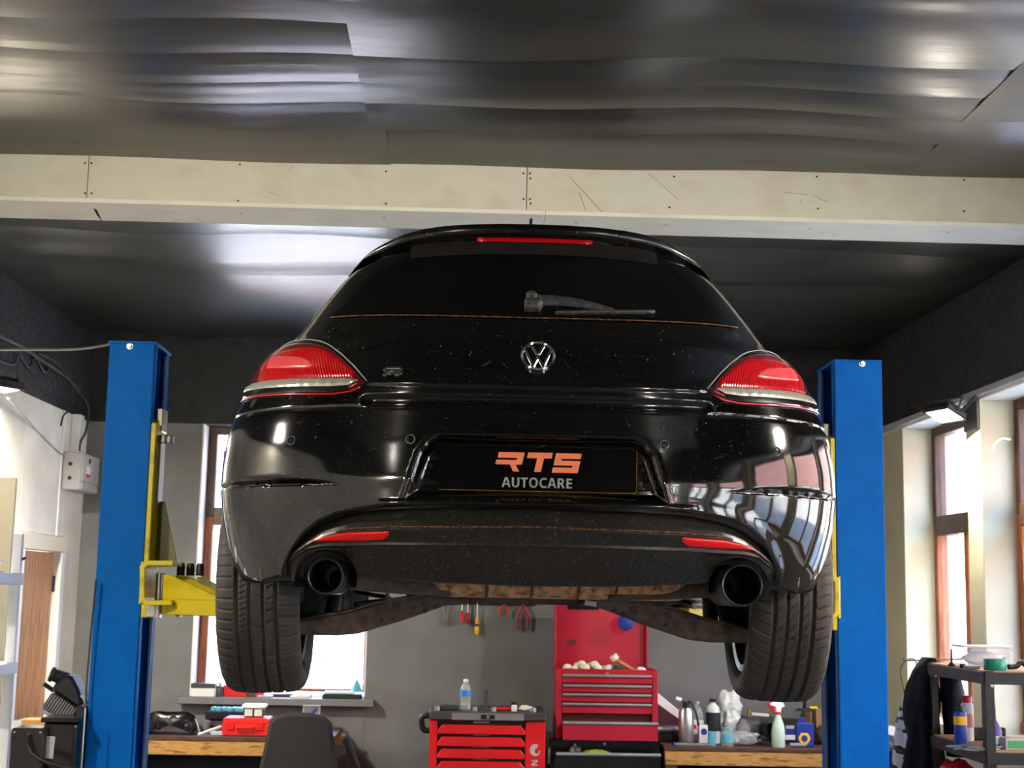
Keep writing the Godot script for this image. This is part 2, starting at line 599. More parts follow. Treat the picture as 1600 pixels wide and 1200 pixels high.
func room() -> void:
	var fl := struct("floor")
	add_ab(fl, "concrete_slab", Vector3(XL - 0.4, -0.2, ZB - 0.4), Vector3(XR + 0.4, 0, ZF + 0.3), M.floor)
	# left wall, white below and black above, with a door
	var wl := struct("wall_left")
	wall_block(wl, "lower_wall", Vector3(XL - 0.3, 0, -8.36), Vector3(XL, HEAD, ZF), M.white_wall)
	wall_block(wl, "lower_wall", Vector3(XL - 0.3, 0, ZB), Vector3(XL, HEAD, -9.30), M.white_wall)
	wall_block(wl, "lower_wall", Vector3(XL - 0.3, 1.95, -9.30), Vector3(XL, HEAD, -8.36), M.white_wall)
	wall_block(wl, "upper_wall", Vector3(XL - 0.3, HEAD, ZB), Vector3(XL + 0.002, TOP, ZF), M.black_wall)
	for z: float in [-9.12, -7.9, -6.7, -5.5]:
		wall_block(wl, "cover_strip", Vector3(XL - 0.01, 1.95 if z < -8.4 else 0.0, z - 0.014), Vector3(XL + 0.008, HEAD, z + 0.014), M.white)
	# back wall with one tall window
	var wb := struct("wall_back")
	var wx0 := -1.82
	var wx1 := -0.655
	wall_block(wb, "lower_wall", Vector3(XL - 0.3, 0, ZB - 0.3), Vector3(wx0, HEAD, ZB), M.grey_wall)
	wall_block(wb, "lower_wall", Vector3(wx1, 0, ZB - 0.3), Vector3(XR + 0.35, HEAD, ZB), M.grey_wall)
	wall_block(wb, "lower_wall", Vector3(wx0, 0, ZB - 0.3), Vector3(wx1, 0.93, ZB), M.grey_wall)
	wall_block(wb, "upper_wall", Vector3(XL - 0.3, HEAD, ZB - 0.3), Vector3(XR + 0.35, TOP, ZB + 0.004), M.black_wall)
	# white plastered reveals round that window
	wall_block(wb, "reveal", Vector3(wx0, 0.93, ZB - 0.3), Vector3(wx0 + 0.012, HEAD, ZB + 0.004), M.white)
	wall_block(wb, "reveal", Vector3(wx1 - 0.012, 0.93, ZB - 0.3), Vector3(wx1, HEAD, ZB + 0.004), M.white)
	window_unit(1, Vector3((wx0 + wx1) / 2, 0, ZB - 0.2), 0.0, wx1 - wx0 - 0.024, 0.96, HEAD, 2.13, true)
	wall_block(wb, "window_sill", Vector3(wx0 - 0.06, 0.885, ZB - 0.16), Vector3(wx1 + 0.06, 0.93, ZB + 0.1), M.mid_grey)
	# right wall: pillars between deep windows
	var wr := struct("wall_right")
	wall_block(wr, "lower_wall", Vector3(XR, 0, ZB), Vector3(XR + 0.35, 0.95, ZF), M.pillar)
	wall_block(wr, "upper_wall", Vector3(XR - 0.004, HEAD + 0.03, ZB), Vector3(XR + 0.35, TOP, ZF), M.black_wall)
	wall_block(wr, "lintel", Vector3(XR, HEAD - 0.02, ZB), Vector3(XR + 0.35, HEAD + 0.03, ZF), M.white_wall)
	wall_block(wr, "pillar", Vector3(XR, 0.95, ZB), Vector3(XR + 0.35, HEAD - 0.02, -8.90), M.pillar)
	for i in 9:
		var zf := -8.90 + 1.37 * i
		var zn := zf + 1.15
		window_unit(i + 2, Vector3(XR + 0.22, 0, (zf + zn) / 2), -90.0, 1.15, 0.97, HEAD - 0.02, 2.11, false)
		wall_block(wr, "pillar", Vector3(XR, 0.95, zn), Vector3(XR + 0.35, HEAD - 0.02, minf(zn + 0.22, ZF)), M.pillar)
	# wall behind the camera
	var wf := struct("wall_front")
	wall_block(wf, "lower_wall", Vector3(XL - 0.3, 0, ZF), Vector3(XR + 0.35, HEAD, ZF + 0.3), M.grey_wall)
	wall_block(wf, "upper_wall", Vector3(XL - 0.3, HEAD, ZF - 0.004), Vector3(XR + 0.35, TOP, ZF + 0.3), M.black_wall)
	# door in the left wall
	var d := struct("door_1")
	var z0 := -9.21
	var z1 := -8.45
	add_ab(d, "door_leaf", Vector3(XL - 0.075, 0.01, z0 + 0.004), Vector3(XL - 0.03, 1.846, z1 - 0.004), M.oak)
	add_ab(d, "jamb", Vector3(XL - 0.12, 0, z0 - 0.085), Vector3(XL + 0.02, 1.85, z0), M.white)
	add_ab(d, "jamb", Vector3(XL - 0.12, 0, z1), Vector3(XL + 0.02, 1.85, z1 + 0.085), M.white)
	add_ab(d, "head_board", Vector3(XL - 0.12, 1.85, z0 - 0.085), Vector3(XL + 0.02, 1.945, z1 + 0.085), M.cream)
	for y: float in [0.25, 1.6]:
		add(d, "hinge", cyl(0.009, 0.1, 10), M.dark_grey, Vector3(XL - 0.02, y, z0 + 0.004))
	add(d, "door_handle", tube([Vector3(XL - 0.03, 0.86, z1 - 0.06), Vector3(XL + 0.02, 0.86, z1 - 0.06), Vector3(XL + 0.03, 0.86, z1 - 0.08), Vector3(XL + 0.03, 0.86, z1 - 0.17)], 0.008), M.steel)
	# boxed beam across the room
	var b := struct("trim_1")
	var by0 := 3.154
	var by1 := 3.35
	var bz := -5.5
	var cuts := [XL, P(137, 280, 5.5).x, P(823, 300, 5.5).x, XR]
	for i in 3:
		var pm := add_ab(b, "beam_panel", Vector3(cuts[i] + 0.0015, by0, bz - 0.018), Vector3(cuts[i + 1] - 0.0015, by1, bz), M.beam, 0.0012)
		pm.rotation_degrees.x = [0.25, 0.0, 0.15][i]
	add_ab(b, "beam_core", Vector3(XL, by0 + 0.02, bz - 0.26), Vector3(XR, by1 + 0.2, bz - 0.022), M.slab)
	for i in 2:
		var c := [XL, P(850, 345, 5.6).x, XR]
		add_ab(b, "under_board", Vector3(c[i] + 0.001, by0 - 0.012, bz - 0.275), Vector3(c[i + 1] - 0.001, by0 + 0.006, bz + 0.004), M.beam_under, 0.0015)
	add_ab(b, "back_board", Vector3(XL, by0, bz - 0.278), Vector3(XR, by1, bz - 0.26), M.beam, 0.001)
	for q in [[133, 255], [143, 255], [133, 302], [143, 302], [375, 257], [372, 315], [603, 268], [603, 318], [818, 271], [828, 271], [829, 279], [818, 311], [828, 311], [829, 318], [1053, 276], [1046, 324], [1276, 276], [1278, 326], [1506, 281], [1506, 330]]:
		var p := P(q[0], q[1], 5.5)
		add(b, "screw", rod(Vector3(0, 0, -0.004), Vector3(0, 0, 0.0015), 0.0042, 10), M.screw, Vector3(p.x, clampf(p.y, by0 + 0.012, by1 - 0.01), bz))
	for q in [[376, 333], [600, 338], [900, 348], [1040, 352], [1265, 356], [1480, 363]]:
		var p := P(q[0], q[1], 5.6)
		add(b, "screw", rod(Vector3(0, 0.004, 0), Vector3(0, -0.0015, 0), 0.004, 10), M.screw, Vector3(p.x, by0 - 0.012, -5.6))
	# scuffs on the painted boards
	var scuff := mat(Color(0.60, 0.57, 0.50), 0.8)
	for q in [[888, 274, 945, 336], [1012, 270, 1060, 312], [905, 300, 918, 336], [1225, 300, 1262, 304], [1270, 304, 1292, 316], [1582, 274, 1583, 284], [1250, 313, 1252, 319], [452, 265, 457, 260], [420, 300, 436, 306]]:
		add(b, "scuff", beam_between(P(q[0], q[1], 5.5) * Vector3(1, 1, 0) + Vector3(0, 0, bz), P(q[2], q[3], 5.5) * Vector3(1, 1, 0) + Vector3(0, 0, bz), 0.003, 0.002, 0.0003), scuff)
	# a split in the board near the left end
	add(b, "crack", extrude([Vector2(0, 0.0), Vector2(0.018, -0.03), Vector2(0.04, -0.052), Vector2(0.03, -0.034), Vector2(0.014, -0.004)], 0.003, 0.0005), M.screw, P(146, 326, 5.5) + Vector3(0, 0.0, 0.004))
	# timber wedges showing above the beam
	add_ab(b, "packing_board", Vector3(-1.78, by1 - 0.001, bz - 0.1), Vector3(-1.55, by1 + 0.010, bz - 0.004), M.frame_wood)
	add_ab(b, "packing_board", Vector3(1.25, by1 - 0.001, bz - 0.1), Vector3(1.62, by1 + 0.006, bz - 0.004), M.pine)
	# cable trunking along the head of the right windows
	var t := struct("trim_2")
	add_ab(t, "trunking", Vector3(XR - 0.03, HEAD - 0.005, -9.6), Vector3(XR, HEAD + 0.03, 3.0), M.light_grey)


func film_y(n: FastNoiseLite, x: float, z: float, k: float) -> float:
	return n.get_noise_2d(x * 10.0, z * 4.0 + k * 37.0)


func seam_wave(n: FastNoiseLite, x: float, z: float) -> float:
	return 0.010 * sin(x * 4.7 + z * 1.9) + 0.008 * n.get_noise_2d(x * 9.0, z * 6.0)


func ceiling_sheets() -> void:
	var c := struct("ceiling")
	add_ab(c, "roof_deck", Vector3(XL - 0.3, TOP, ZB - 0.3), Vector3(XR + 0.35, TOP + 0.2, ZF + 0.3), M.slab)
	var n := FastNoiseLite.new()
	n.seed = 17
	n.frequency = 0.06
	n.fractal_octaves = 2
	# [columns of sheets across, laps along z, tilt of each strip]
	var cols := [[XL, -0.34], [-0.40, 1.92], [1.74, XR]]
	var laps := [
		[[-9.75, -7.66, -6.84, -6.2, -5.74], [0.0, 0.01, -0.03, 0.03], [-5.5, -4.86, -4.66, -4.52, -4.40, -4.29, -4.12, -3.9, -3.4, -2.5, -1.3, 0.0, 1.2, 2.4, 3.6], [0.05, -0.01, 0.0, 0.09, 0.03, 0.12, 0.06, 0.1, 0.03, 0.0, 0.0, 0.0, 0.0, 0.0]],
		[[-9.75, -7.66, -6.84, -5.74], [0.0, 0.0, 0.0], [-5.5, -5.12, -4.86, -4.62, -4.36, -3.7, -2.5, -1.3, 0.0, 1.2, 2.4, 3.6], [0.05, 0.09, 0.01, 0.10, 0.05, 0.03, 0.0, 0.0, 0.0, 0.0, 0.0]],
		[[-9.75, -7.66, -6.84, -5.74], [0.0, 0.0, 0.0], [-5.5, -4.86, -3.7, -2.5, -1.3, 0.0, 1.2, 2.4, 3.6], [0.0, 0.02, 0.0, 0.0, 0.0, 0.0, 0.0, 0.0]],
	]
	var k := 0
	for ci in 3:
		for half in 2:
			var zs: Array = laps[ci][half * 2]
			var tilt: Array = laps[ci][half * 2 + 1]
			for i in zs.size() - 1:
				k += 1
				var z0: float = zs[i]
				var z1: float = zs[i + 1] + 0.025
				var x0: float = cols[ci][0]
				var x1: float = cols[ci][1]
				var nz := maxi(8, int((z1 - z0) / 0.03))
				var nx := maxi(12, int((x1 - x0) / 0.04))
				rng.seed = 100 + k
				var folds := []
				var fz := 0.0
				while fz < 1.0:
					folds.append([fz, rng.randf_range(-1.0, 1.0)])
					fz += rng.randf_range(0.1, 0.3)
				folds.append([1.0, rng.randf_range(-1.0, 1.0)])
				var fs := minf(0.007, 0.010 * (z1 - z0)) * (1.0 if ci == 0 else 0.7)
				var ph := rng.randf() * TAU
				var rows := []
				for a in nz + 1:
					var tz := float(a) / nz
					var fold := 0.0
					for f in folds.size() - 1:
						if tz >= folds[f][0] and tz <= folds[f + 1][0]:
							fold = lerpf(folds[f][1], folds[f + 1][1], (tz - folds[f][0]) / (folds[f + 1][0] - folds[f][0]))
					var row := PackedVector3Array()
					for b in nx + 1:
						var x := lerpf(x0, x1, float(b) / nx)
						var z := lerpf(z0, z1, tz)
						var side := minf(1.0, 5.0 * minf(x - x0 + 0.02, x1 - x + 0.02))
						# long waves shared by all sheets, so that laps stay shut
						var near_beam := smoothstep(0.0, 0.5, absf(z + 5.62) - 0.1)
						var y := 3.356 + seam_wave(n, x, z) * lerpf(0.35, 1.0, near_beam) - 0.008 * (1.0 - near_beam)
						y -= 0.020 * sin(tz * PI) * minf(1.0, z1 - z0) * near_beam * (side if ci > 0 and x > 0.5 else 1.0)
						y += tilt[i] * (z - (z0 + z1) * 0.5) * (1.0 - smoothstep(0.3, 1.5, x))
						if ci == 1:
							y += 0.018 * sin((x - x0) / (x1 - x0) * PI) * near_beam
						y += side * fold * fs * (0.75 + 0.5 * sin(x * 1.7 + ph)) * minf(1.0, 6.0 * minf(tz, 1.0 - tz))
						y += 0.007 * tz - 0.003 * (ci % 2) * (1.0 - smoothstep(0.3, 1.5, x))
						row.append(Vector3(x, y, z))
					rows.append(row)
				add(c, "ceiling_sheet", sheet(rows, false, null, Vector2((x1 - x0), (z1 - z0))), M.film)


func outside() -> void:
	# yard and the sunlit building across it, seen through the right windows
	var g := struct("ground")
	add_ab(g, "yard", Vector3(-30, -0.4, -40), Vector3(40, -0.22, 30), M.light_grey)
	var wx := 6.4
	var o := thing("building", "cream and brick building across the yard, seen through the right windows", "building", Vector3(wx, -0.22, -4))
	add_ab(o, "rendered_wall", Vector3(0, 0, -22), Vector3(4, 2.55, 16), M.render_cream, 0.02)
	add_ab(o, "mortar_wall", Vector3(0.02, 2.55, -22), Vector3(4, 5.2, 16), M.mortar, 0.02)
	add_ab(o, "band_course", Vector3(-0.05, 2.5, -22), Vector3(0.1, 2.62, 16), M.cream, 0.01)
	# white rendered pier on the brickwork
	add_ab(o, "pier", Vector3(-0.06, 2.55, -9.7), Vector3(0.2, 5.2, -8.6), M.white, 0.01)
	var st := begin()
	var brick_m := box(0.06, 0.085, 0.29, 0.006)
	var cnt := 0
	for r in 12:
		for k in 24:
			if cnt >= 290:
				break
			var z := -14.6 + k * 0.31 + (0.155 if r % 2 else 0.0)
			if z < -9.75 and z > -10.9 + 0.0 and false:
				continue
			add(o, "brick", brick_m, M.brick if (r * 7 + k * 3) % 5 < 3 else M.brick_pale, Vector3(0.02, 2.69 + r * 0.1, z))
			cnt += 1
	for r in 24:
		for k in 118:
			if r < 12 and k < 24:
				continue
			var z := -14.6 + k * 0.31 + (0.155 if r % 2 else 0.0)
			if z < 11.0:
				put_box(st, Vector3(0.06, 0.085, 0.29), 0.006, Transform3D(Basis(), Vector3(0.02, 2.69 + r * 0.1, z)))
	var rest := add(o, "brickwork", done(st), M.brick)
	rest.set_meta("kind", "stuff")
	# sunlit wall beyond the back window
	var q := thing("building", "pale sunlit building beyond the meshed back window", "building", Vector3(-4.5, -0.22, -16))
	add_ab(q, "rendered_wall", Vector3(-8, 0, -4), Vector3(8, 3.4, 0), M.render_cream, 0.02)
	add_ab(q, "plinth", Vector3(-8, 0, -0.2), Vector3(8, 0.5, 0.06), M.brick_pale, 0.02)
	var rf := add(q, "roof", extrude([Vector2(-0.35, 3.3), Vector2(0.2, 3.35), Vector2(-4.0, 5.2)], 16.0, 0.02), M.brick, Vector3(0, 0, 0.2), Vector3(0, -90, 0))
	rf.position = Vector3(0, 0, 0.2)


# ---------------------------------------------------------------- the car (own axes: x across, y up from the tyre bottoms, z to the rear, rear axle at 0)
const CAR := Vector3(0.178, 1.33, -4.45)
var WT := PackedFloat32Array()
var ZT := PackedFloat32Array()
var LT := PackedFloat32Array()


func smooth_table(ys: Array, vs: Array, passes := 3) -> PackedFloat32Array:
	var t := PackedFloat32Array()
	for i in 600:
		t.append(lut(ys, vs, 0.25 + i * 0.002))
	for p in passes:
		var acc := t.duplicate()
		for i in 600:
			var s := 0.0
			for k in range(-6, 7):
				s += t[clampi(i + k, 0, 599)]
			acc[i] = s / 13.0
		t = acc
	return t


func tab(t: PackedFloat32Array, y: float) -> float:
	var f := clampf((y - 0.25) / 0.002, 0.0, 598.999)
	var i := int(f)
	return lerpf(t[i], t[i + 1], f - i)


const NE := 2.7


# depth of the rear skin at (x, y)
func skin(x: float, y: float) -> float:
	var r := minf(absf(x) / tab(WT, y), 0.9995)
	return tab(ZT, y) - tab(LT, y) * (1.0 - pow(1.0 - pow(r, NE), 1.0 / NE))


func skin_n(x: float, y: float) -> Vector3:
	var e := 0.004
	var w := tab(WT, y)
	var xx := clampf(x, -w * 0.985, w * 0.985)
	var dx := (skin(xx + e, y) - skin(xx - e, y)) / (2 * e)
	var dy := (skin(xx, y + e) - skin(xx, y - e)) / (2 * e)
	return Vector3(-dx, -dy, 1).normalized()


func on_skin(x: float, y: float, off: float) -> Vector3:
	return Vector3(x, y, skin(x, y)) + skin_n(x, y) * off


# point at s in -1..1 round the rear half
func around(s: float, y: float) -> Vector3:
	var a := absf(s) * PI / 2
	var w := tab(WT, y)
	var l := tab(LT, y)
	return Vector3(signf(s) * w * pow(sin(a), 2.0 / NE), y, tab(ZT, y) - l + l * pow(maxf(cos(a), 0.0), 2.0 / NE))


func s_param(k: int, n: int) -> float:
	# denser towards the corners of the superellipse
	var t := 2.0 * k / n - 1.0
	return signf(t) * (0.75 * absf(t) + 0.25 * (0.5 - 0.5 * cos(PI * absf(t))))


func in_arch(p: Vector3) -> bool:
	if absf(p.x) < 0.55:
		return false
	for z: float in [0.0, -2.578]:
		if Vector2(p.z - z, p.y - 0.335).length() < 0.37:
			return true
	return false


func arch_line(x: float) -> float:
	return lut([0.0, 0.23, 0.32, 0.395, 0.45, 0.52, 0.57, 0.612, 0.645, 0.672, 0.70], [0.5295, 0.527, 0.524, 0.521, 0.514, 0.500, 0.480, 0.450, 0.415, 0.380, 0.335], absf(x))


func sd_poly(p: Vector2, v: PackedVector2Array) -> float:
	var d := 1e9
	var inside := Geometry2D.is_point_in_polygon(p, v)
	for i in v.size():
		d = minf(d, p.distance_to(Geometry2D.get_closest_point_to_segment(p, v[i], v[(i + 1) % v.size()])))
	return d if inside else -d


func blend(a: float, b: float, x: float) -> float:
	return smoothstep(a, b, x)


# a patch of skin between two outlines y0(x), y1(x)
func patch(x0: float, x1: float, lo: Callable, hi: Callable, nx: int, ny: int, off: Callable) -> ArrayMesh:
	var rows := []
	for j in ny + 1:
		var row := PackedVector3Array()
		for i in nx + 1:
			var x := lerpf(x0, x1, float(i) / nx)
			var a: float = lo.call(x)
			var b: float = hi.call(x)
			var y := lerpf(a, b, float(j) / ny)
			var w := tab(WT, y) * 0.992
			row.append(on_skin(clampf(x, -w, w), y, off.call(x, y, minf(minf(y - a, b - y), minf(absf(x - x0), absf(x1 - x))))))
		rows.append(row)
	return sheet(rows)


func car() -> void:
	WT = smooth_table([.28, .30, .325, .345, .38, .434, .513, .60, .668, .713, .77, .82, .85, .885, .925, .962, .988, 1.003, 1.02, 1.05, 1.072, 1.105, 1.175, 1.231, 1.27, 1.30, 1.33, 1.357, 1.377, 1.40, 1.43],
		[.77, .80, .832, .852, .866, .878, .891, .898, .897, .892, .884, .868, .854, .842, .823, .80, .775, .755, .72, .688, .668, .652, .612, .577, .546, .506, .45, .385, .29, .14, .04], 1)
	ZT = smooth_table([.28, .30, .33, .40, .475, .53, .60, .70, .78, .83, .855, .90, .95, 1.0, 1.065, 1.28, 1.33, 1.38, 1.40, 1.42],
		[.66, .68, .70, .745, .775, .79, .80, .79, .775, .768, .768, .738, .715, .69, .63, .44, .40, .32, .1, -.4], 2)
	LT = smooth_table([.3, .9, 1.0, 1.07, 1.3], [.62, .62, .5, .36, .3], 2)
	var o := thing("car", "black three-door hatchback raised on the blue lift, rear end towards us, dusty", "car", CAR)
	# plate recess outline
	var rec := PackedVector2Array()
	for q in [[-0.342, 0.553], [0.342, 0.553], [0.304, 0.68]]:
		rec.append(Vector2(q[0], q[1]))
	for k in 7:
		var a := deg_to_rad(20.0 + 70.0 * k / 6)
		rec.append(Vector2(0.248 + 0.046 * cos(a), 0.679 + 0.046 * sin(a)))
	for k in 7:
		var a := deg_to_rad(90.0 + 70.0 * k / 6)
		rec.append(Vector2(-0.248 + 0.046 * cos(a), 0.679 + 0.046 * sin(a)))
	rec.append(Vector2(-0.304, 0.68))
	# bumper skin
	var top := 0.80
	var ns := 420
	var nr := 130
	var rows := []
	for j in nr + 1:
		var row := PackedVector3Array()
		for k in ns + 1:
			var s := s_param(k, ns)
			var gx := around(s, 0.5).x
			var lo := 0.318
			if absf(gx) < 0.70:
				lo = arch_line(gx)
			else:
				lo = 0.318 + 0.012 * blend(0.8, 0.70, absf(gx))
			var y := lerpf(lo, top, float(j) / nr)
			var p := around(s, y)
			var q := Vector2(p.x, y)
			var n := skin_n(p.x, y) if absf(s) < 0.97 else Vector3(signf(s), 0, 0)
			var d := 0.0
			# recess for the plate with a raised lip
			if absf(q.x) < 0.4 and y > 0.53 and y < 0.75:
				var sd := sd_poly(q, rec)
				d -= 0.030 * blend(0.0, 0.022, sd)
				d += 0.004 * blend(-0.012, -0.002, sd) * (1.0 - blend(-0.002, 0.006, sd))
				d -= 0.003 * blend(0.03, 0.036, sd)
			# side groove
			var ax := absf(p.x)
			var gl := lut([0.48, 0.6, 0.75, 0.87], [0.590, 0.589, 0.590, 0.594], ax)
			var gu := lut([0.48, 0.53, 0.58, 0.67, 0.75, 0.81, 0.87, 0.9], [0.592, 0.598, 0.606, 0.615, 0.617, 0.614, 0.606, 0.606], ax)
			if y > gl and y < gu + 0.03 and ax > 0.48:
				var f := clampf((gu - y) / maxf(gu - gl, 0.002), 0.0, 1.0)
				d -= 0.020 * f * blend(0.49, 0.62, ax)
			# rolled lip along the arch line and the lower edge
			var up := y - lo
			d += -0.016 * pow(1.0 - blend(0.0, 0.022, up), 2.0) + 0.005 * blend(0.0, 0.02, up) * (1.0 - blend(0.02, 0.07, up)) * (1.0 if ax < 0.74 else 0.3)
			# ledge under the recess
			if ax < 0.42:
				d += 0.006 * blend(0.536, 0.543, y) * (1.0 - blend(0.546, 0.556, y)) * blend(0.42, 0.38, ax)
			# the top edge turns in under the tailgate
			d -= (0.003 + 0.004 * blend(0.5, 0.44, ax)) * pow(blend(0.786, 0.80, y), 2.0)
			row.append(p + n * d)
		rows.append(row)
	var bump_rows := rows
	add(o, "rear_bumper", sheet(rows, false, func(i: int, k: int) -> bool: return in_arch(bump_rows[i][k])), M.paint)
	# tailgate and rear quarters
	rows = []
	nr = 90
	for j in nr + 1:
		var row := PackedVector3Array()
		var y := lerpf(0.792, 1.075, float(j) / nr)
		for k in 241:
			var s := s_param(k, 240)
			var p := around(s, y)
			var ax := absf(p.x)
			var n := skin_n(p.x, y) if absf(s) < 0.97 else Vector3(signf(s), 0, 0)
			var inner := 1.0 - blend(0.44, 0.47, ax)
			var cy := 0.856 + 0.008 * pow(ax / 0.46, 2.0)
			var d := -0.004 * (1.0 - blend(0.796, 0.804, y))
			d += inner * (0.005 * blend(0.90, cy, y) * (1.0 if y > cy else 0.0) + (0.005 - 0.007 * blend(cy, cy - 0.010, y)) * (1.0 if y <= cy else 0.0))
			d -= inner * 0.012 * (1.0 - blend(0.818, 0.834, y)) * blend(0.795, 0.812, y)
			row.append(p + n * d)
		rows.append(row)
	add(o, "tailgate", sheet(rows), M.paint)
	# sides, front, greenhouse
	var zfl := smooth_table([.3, .75, .95, 1.0, 1.38, 1.42], [-3.40, -3.36, -2.5, -2.1, -1.05, -.9], 2)
	rows = []
	for j in 113:
		var y := lerpf(0.322, 1.43, j / 112.0)
		var row := PackedVector3Array()
		var w := tab(WT, y)
		var zs := tab(ZT, y) - tab(LT, y)
		var zf := tab(zfl, y)
		var pts := []
		for i in 70:
			pts.append(Vector3(-w, y, lerpf(zs, zf + 0.5, i / 69.0)))
		for i in range(1, 24):
			var a := PI * i / 24.0
			pts.append(Vector3(-w * cos(a), y, zf + 0.5 - 0.5 * sin(a)))
		for i in 70:
			pts.append(Vector3(w, y, lerpf(zf + 0.5, zs, i / 69.0)))
		for p in pts:
			row.append(p)
		rows.append(row)
	var side_rows := rows
	add(o, "body_shell", sheet(rows, false, func(i: int, k: int) -> bool: return in_arch(side_rows[i][k])), M.paint_plain)
	rows = []
	for j in 60:
		var y := lerpf(1.066, 1.43, j / 59.0)
		var row := PackedVector3Array()
		for k in 121:
			row.append(around(s_param(k, 120), y))
		rows.append(row)
	add(o, "roof", sheet(rows), M.paint_plain)
	for s: float in [-1.0, 1.0]:
		rows = []
		for j in 9:
			var y := lerpf(1.075, 1.30, j / 8.0)
			var row := PackedVector3Array()
			for i in 17:
				row.append(Vector3(s * (tab(WT, y) + 0.004), y, lerpf(0.05 - 0.2 * j / 8.0, -1.9 + 0.7 * j / 8.0, i / 16.0)))
			rows.append(row)
		add(o, "side_window", sheet(rows, s > 0), M.rear_glass)
		# wheel arch liners
		for zc: float in [0.0, -2.578]:
			var st := begin()
			for i in 20:
				var a0 := PI * i / 20.0
				var a1 := PI * (i + 1) / 20.0
				var r := 0.372
				for xx in [[0.56, 0.80]]:
					face4(st, Vector3(s * xx[0], 0.335 + r * sin(a0), zc + r * cos(a0)), Vector3(s * xx[1], 0.335 + r * sin(a0), zc + r * cos(a0)), Vector3(s * xx[1], 0.335 + r * sin(a1), zc + r * cos(a1)), Vector3(s * xx[0], 0.335 + r * sin(a1), zc + r * cos(a1)), Vector3(0, -sin(a0), -cos(a0)))
				face(st, Vector3(s * 0.56, 0.335, zc), Vector3(s * 0.56, 0.335 + r * sin(a0), zc + r * cos(a0)), Vector3(s * 0.56, 0.335 + r * sin(a1), zc + r * cos(a1)), Vector3(s, 0, 0))
			add(o, "arch_liner", done(st), M.black)
	add_ab(o, "underbody", Vector3(-0.55, 0.34, -3.2), Vector3(0.55, 0.42, 0.42), M.black)
	# rear glass
	rows = []
	for j in 41:
		var y := lerpf(1.064, 1.332, j / 40.0)
		var row := PackedVector3Array()
		var e := lut([1.064, 1.09, 1.2, 1.27, 1.30, 1.332], [0.572, 0.575, 0.52, 0.462, 0.425, 0.36], y)
		for k in 61:
			var x := e * (2.0 * k / 60 - 1.0)
			var yy := y + 0.013 * pow(x / e, 2.0) * (1.0 - j / 40.0)
			row.append(on_skin(x, yy, 0.006))
		rows.append(row)
	var gl := add(o, "rear_window", sheet(rows), M.rear_glass)
	# dust that lies along the foot of the glass
	var seal := []
	for k in 41:
		var x := 0.574 * (2.0 * k / 40 - 1.0)
		seal.append(on_skin(x, 1.0615 + 0.013 * pow(x / 0.574, 2.0), 0.004))
	add(gl, "seal", tube(seal, 0.0022, 6), M.dirt_line)
	# dusty upper band of the glass
	rows = []
	for j in 7:
		var row := PackedVector3Array()
		for k in 41:
			var t := 2.0 * k / 40 - 1.0
			var x := 0.36 * t
			row.append(on_skin(x, lerpf(1.283 - 0.014 * t * t, 1.33, j / 6.0), 0.0075))
		rows.append(row)
	var hz := tri(mat(Color(1, 1, 1), 0.5), specks(512, Color(0.075, 0.062, 0.045), 4000, [Color(0.3, 0.25, 0.18), Color(0.05, 0.045, 0.035)], 60, 13), Vector3.ONE * 1.6, false)
	add(gl, "dust_band", sheet(rows), hz)
	spoiler(o)
	wiper_arm(o)
	tail_lights(o)
	badges(o)
	valance_part(o, gl)
	# aerial
	var ae := add(o, "aerial", rod(Vector3(0, 1.40, -0.05), Vector3(0, 1.485, 0.10), 0.007, 10, 0.005), M.black)
	add(ae, "aerial_foot", lathe([Vector2(0.03, 0), Vector2(0.026, 0.012), Vector2(0.012, 0.03), Vector2(0, 0.034)]), M.black, Vector3(0, 1.395, -0.06))
	# parking sensors
	for x: float in [-0.652, -0.332, 0.332, 0.648]:
		var n := skin_n(x, 0.709)
		var up := Basis.looking_at(-n) * Basis(Vector3.RIGHT, PI / 2)
		var sen := add(o, "parking_sensor", lathe([Vector2(0.0105, -0.004), Vector2(0.0105, 0.0015), Vector2(0.0088, 0.0022), Vector2(0.0080, 0.0004), Vector2(0, 0.0006)], 20, Transform3D(up, Vector3())), M.paint_plain, on_skin(x, 0.709, 0.0))
		add(sen, "trim_ring", lathe([Vector2(0.0106, 0.0), Vector2(0.0122, 0.002), Vector2(0.0130, 0.0)], 20, Transform3D(up, Vector3())), M.mid_grey)
	# number plate
	var pl := add(o, "number_plate", extrude(rounded(0.518, 0.113, 0.008), 0.006, 0.001), M.plate, Vector3(-0.001, 0.637, 0.775), Vector3(-2, 0, 0))
	var yel := add(pl, "plate_back", extrude(rounded(0.5182, 0.1138, 0.008), 0.003, 0.0006), M.yellow_plastic, Vector3(0.001, -0.0003, -0.0045))
	var zr := Transform2D(deg_to_rad(-1.25), Vector2())
	var glyph := [
		["letter", [[583, 247], [728, 250], [712, 318], [676, 320], [697, 358], [662, 357], [645, 318], [563, 316], [569, 290], [683, 292], [686, 281], [576, 279]]],
		["letter", [[748, 250], [886, 252], [879, 284], [836, 284], [818, 360], [780, 360], [798, 283], [741, 282]]],
		["letter", [[905, 254], [1049, 257], [1042, 288], [935, 286], [932, 297], [1041, 299], [1024, 367], [879, 364], [886, 334], [993, 336], [996, 325], [889, 323]]],
	]
	for g in glyph:
		var poly := []
		for v in g[1]:
			var q: Vector2 = zr * Vector2(v[0] - 797.0, v[1] - 345.0)
			poly.append(Vector2(q.x, -q.y) / 2160.0)
		add(pl, "letter", extrude(poly, 0.0016, 0.0003), M.copper, Vector3(0, 0, 0.0035))
	var tm := text("AUTOCARE", 0.0265, 700)
	add(pl, "lettering", tm, M.letter_grey, Vector3(0.0008, -0.0358, 0.0035))
	# wheels
	wheel(o, -1.0)
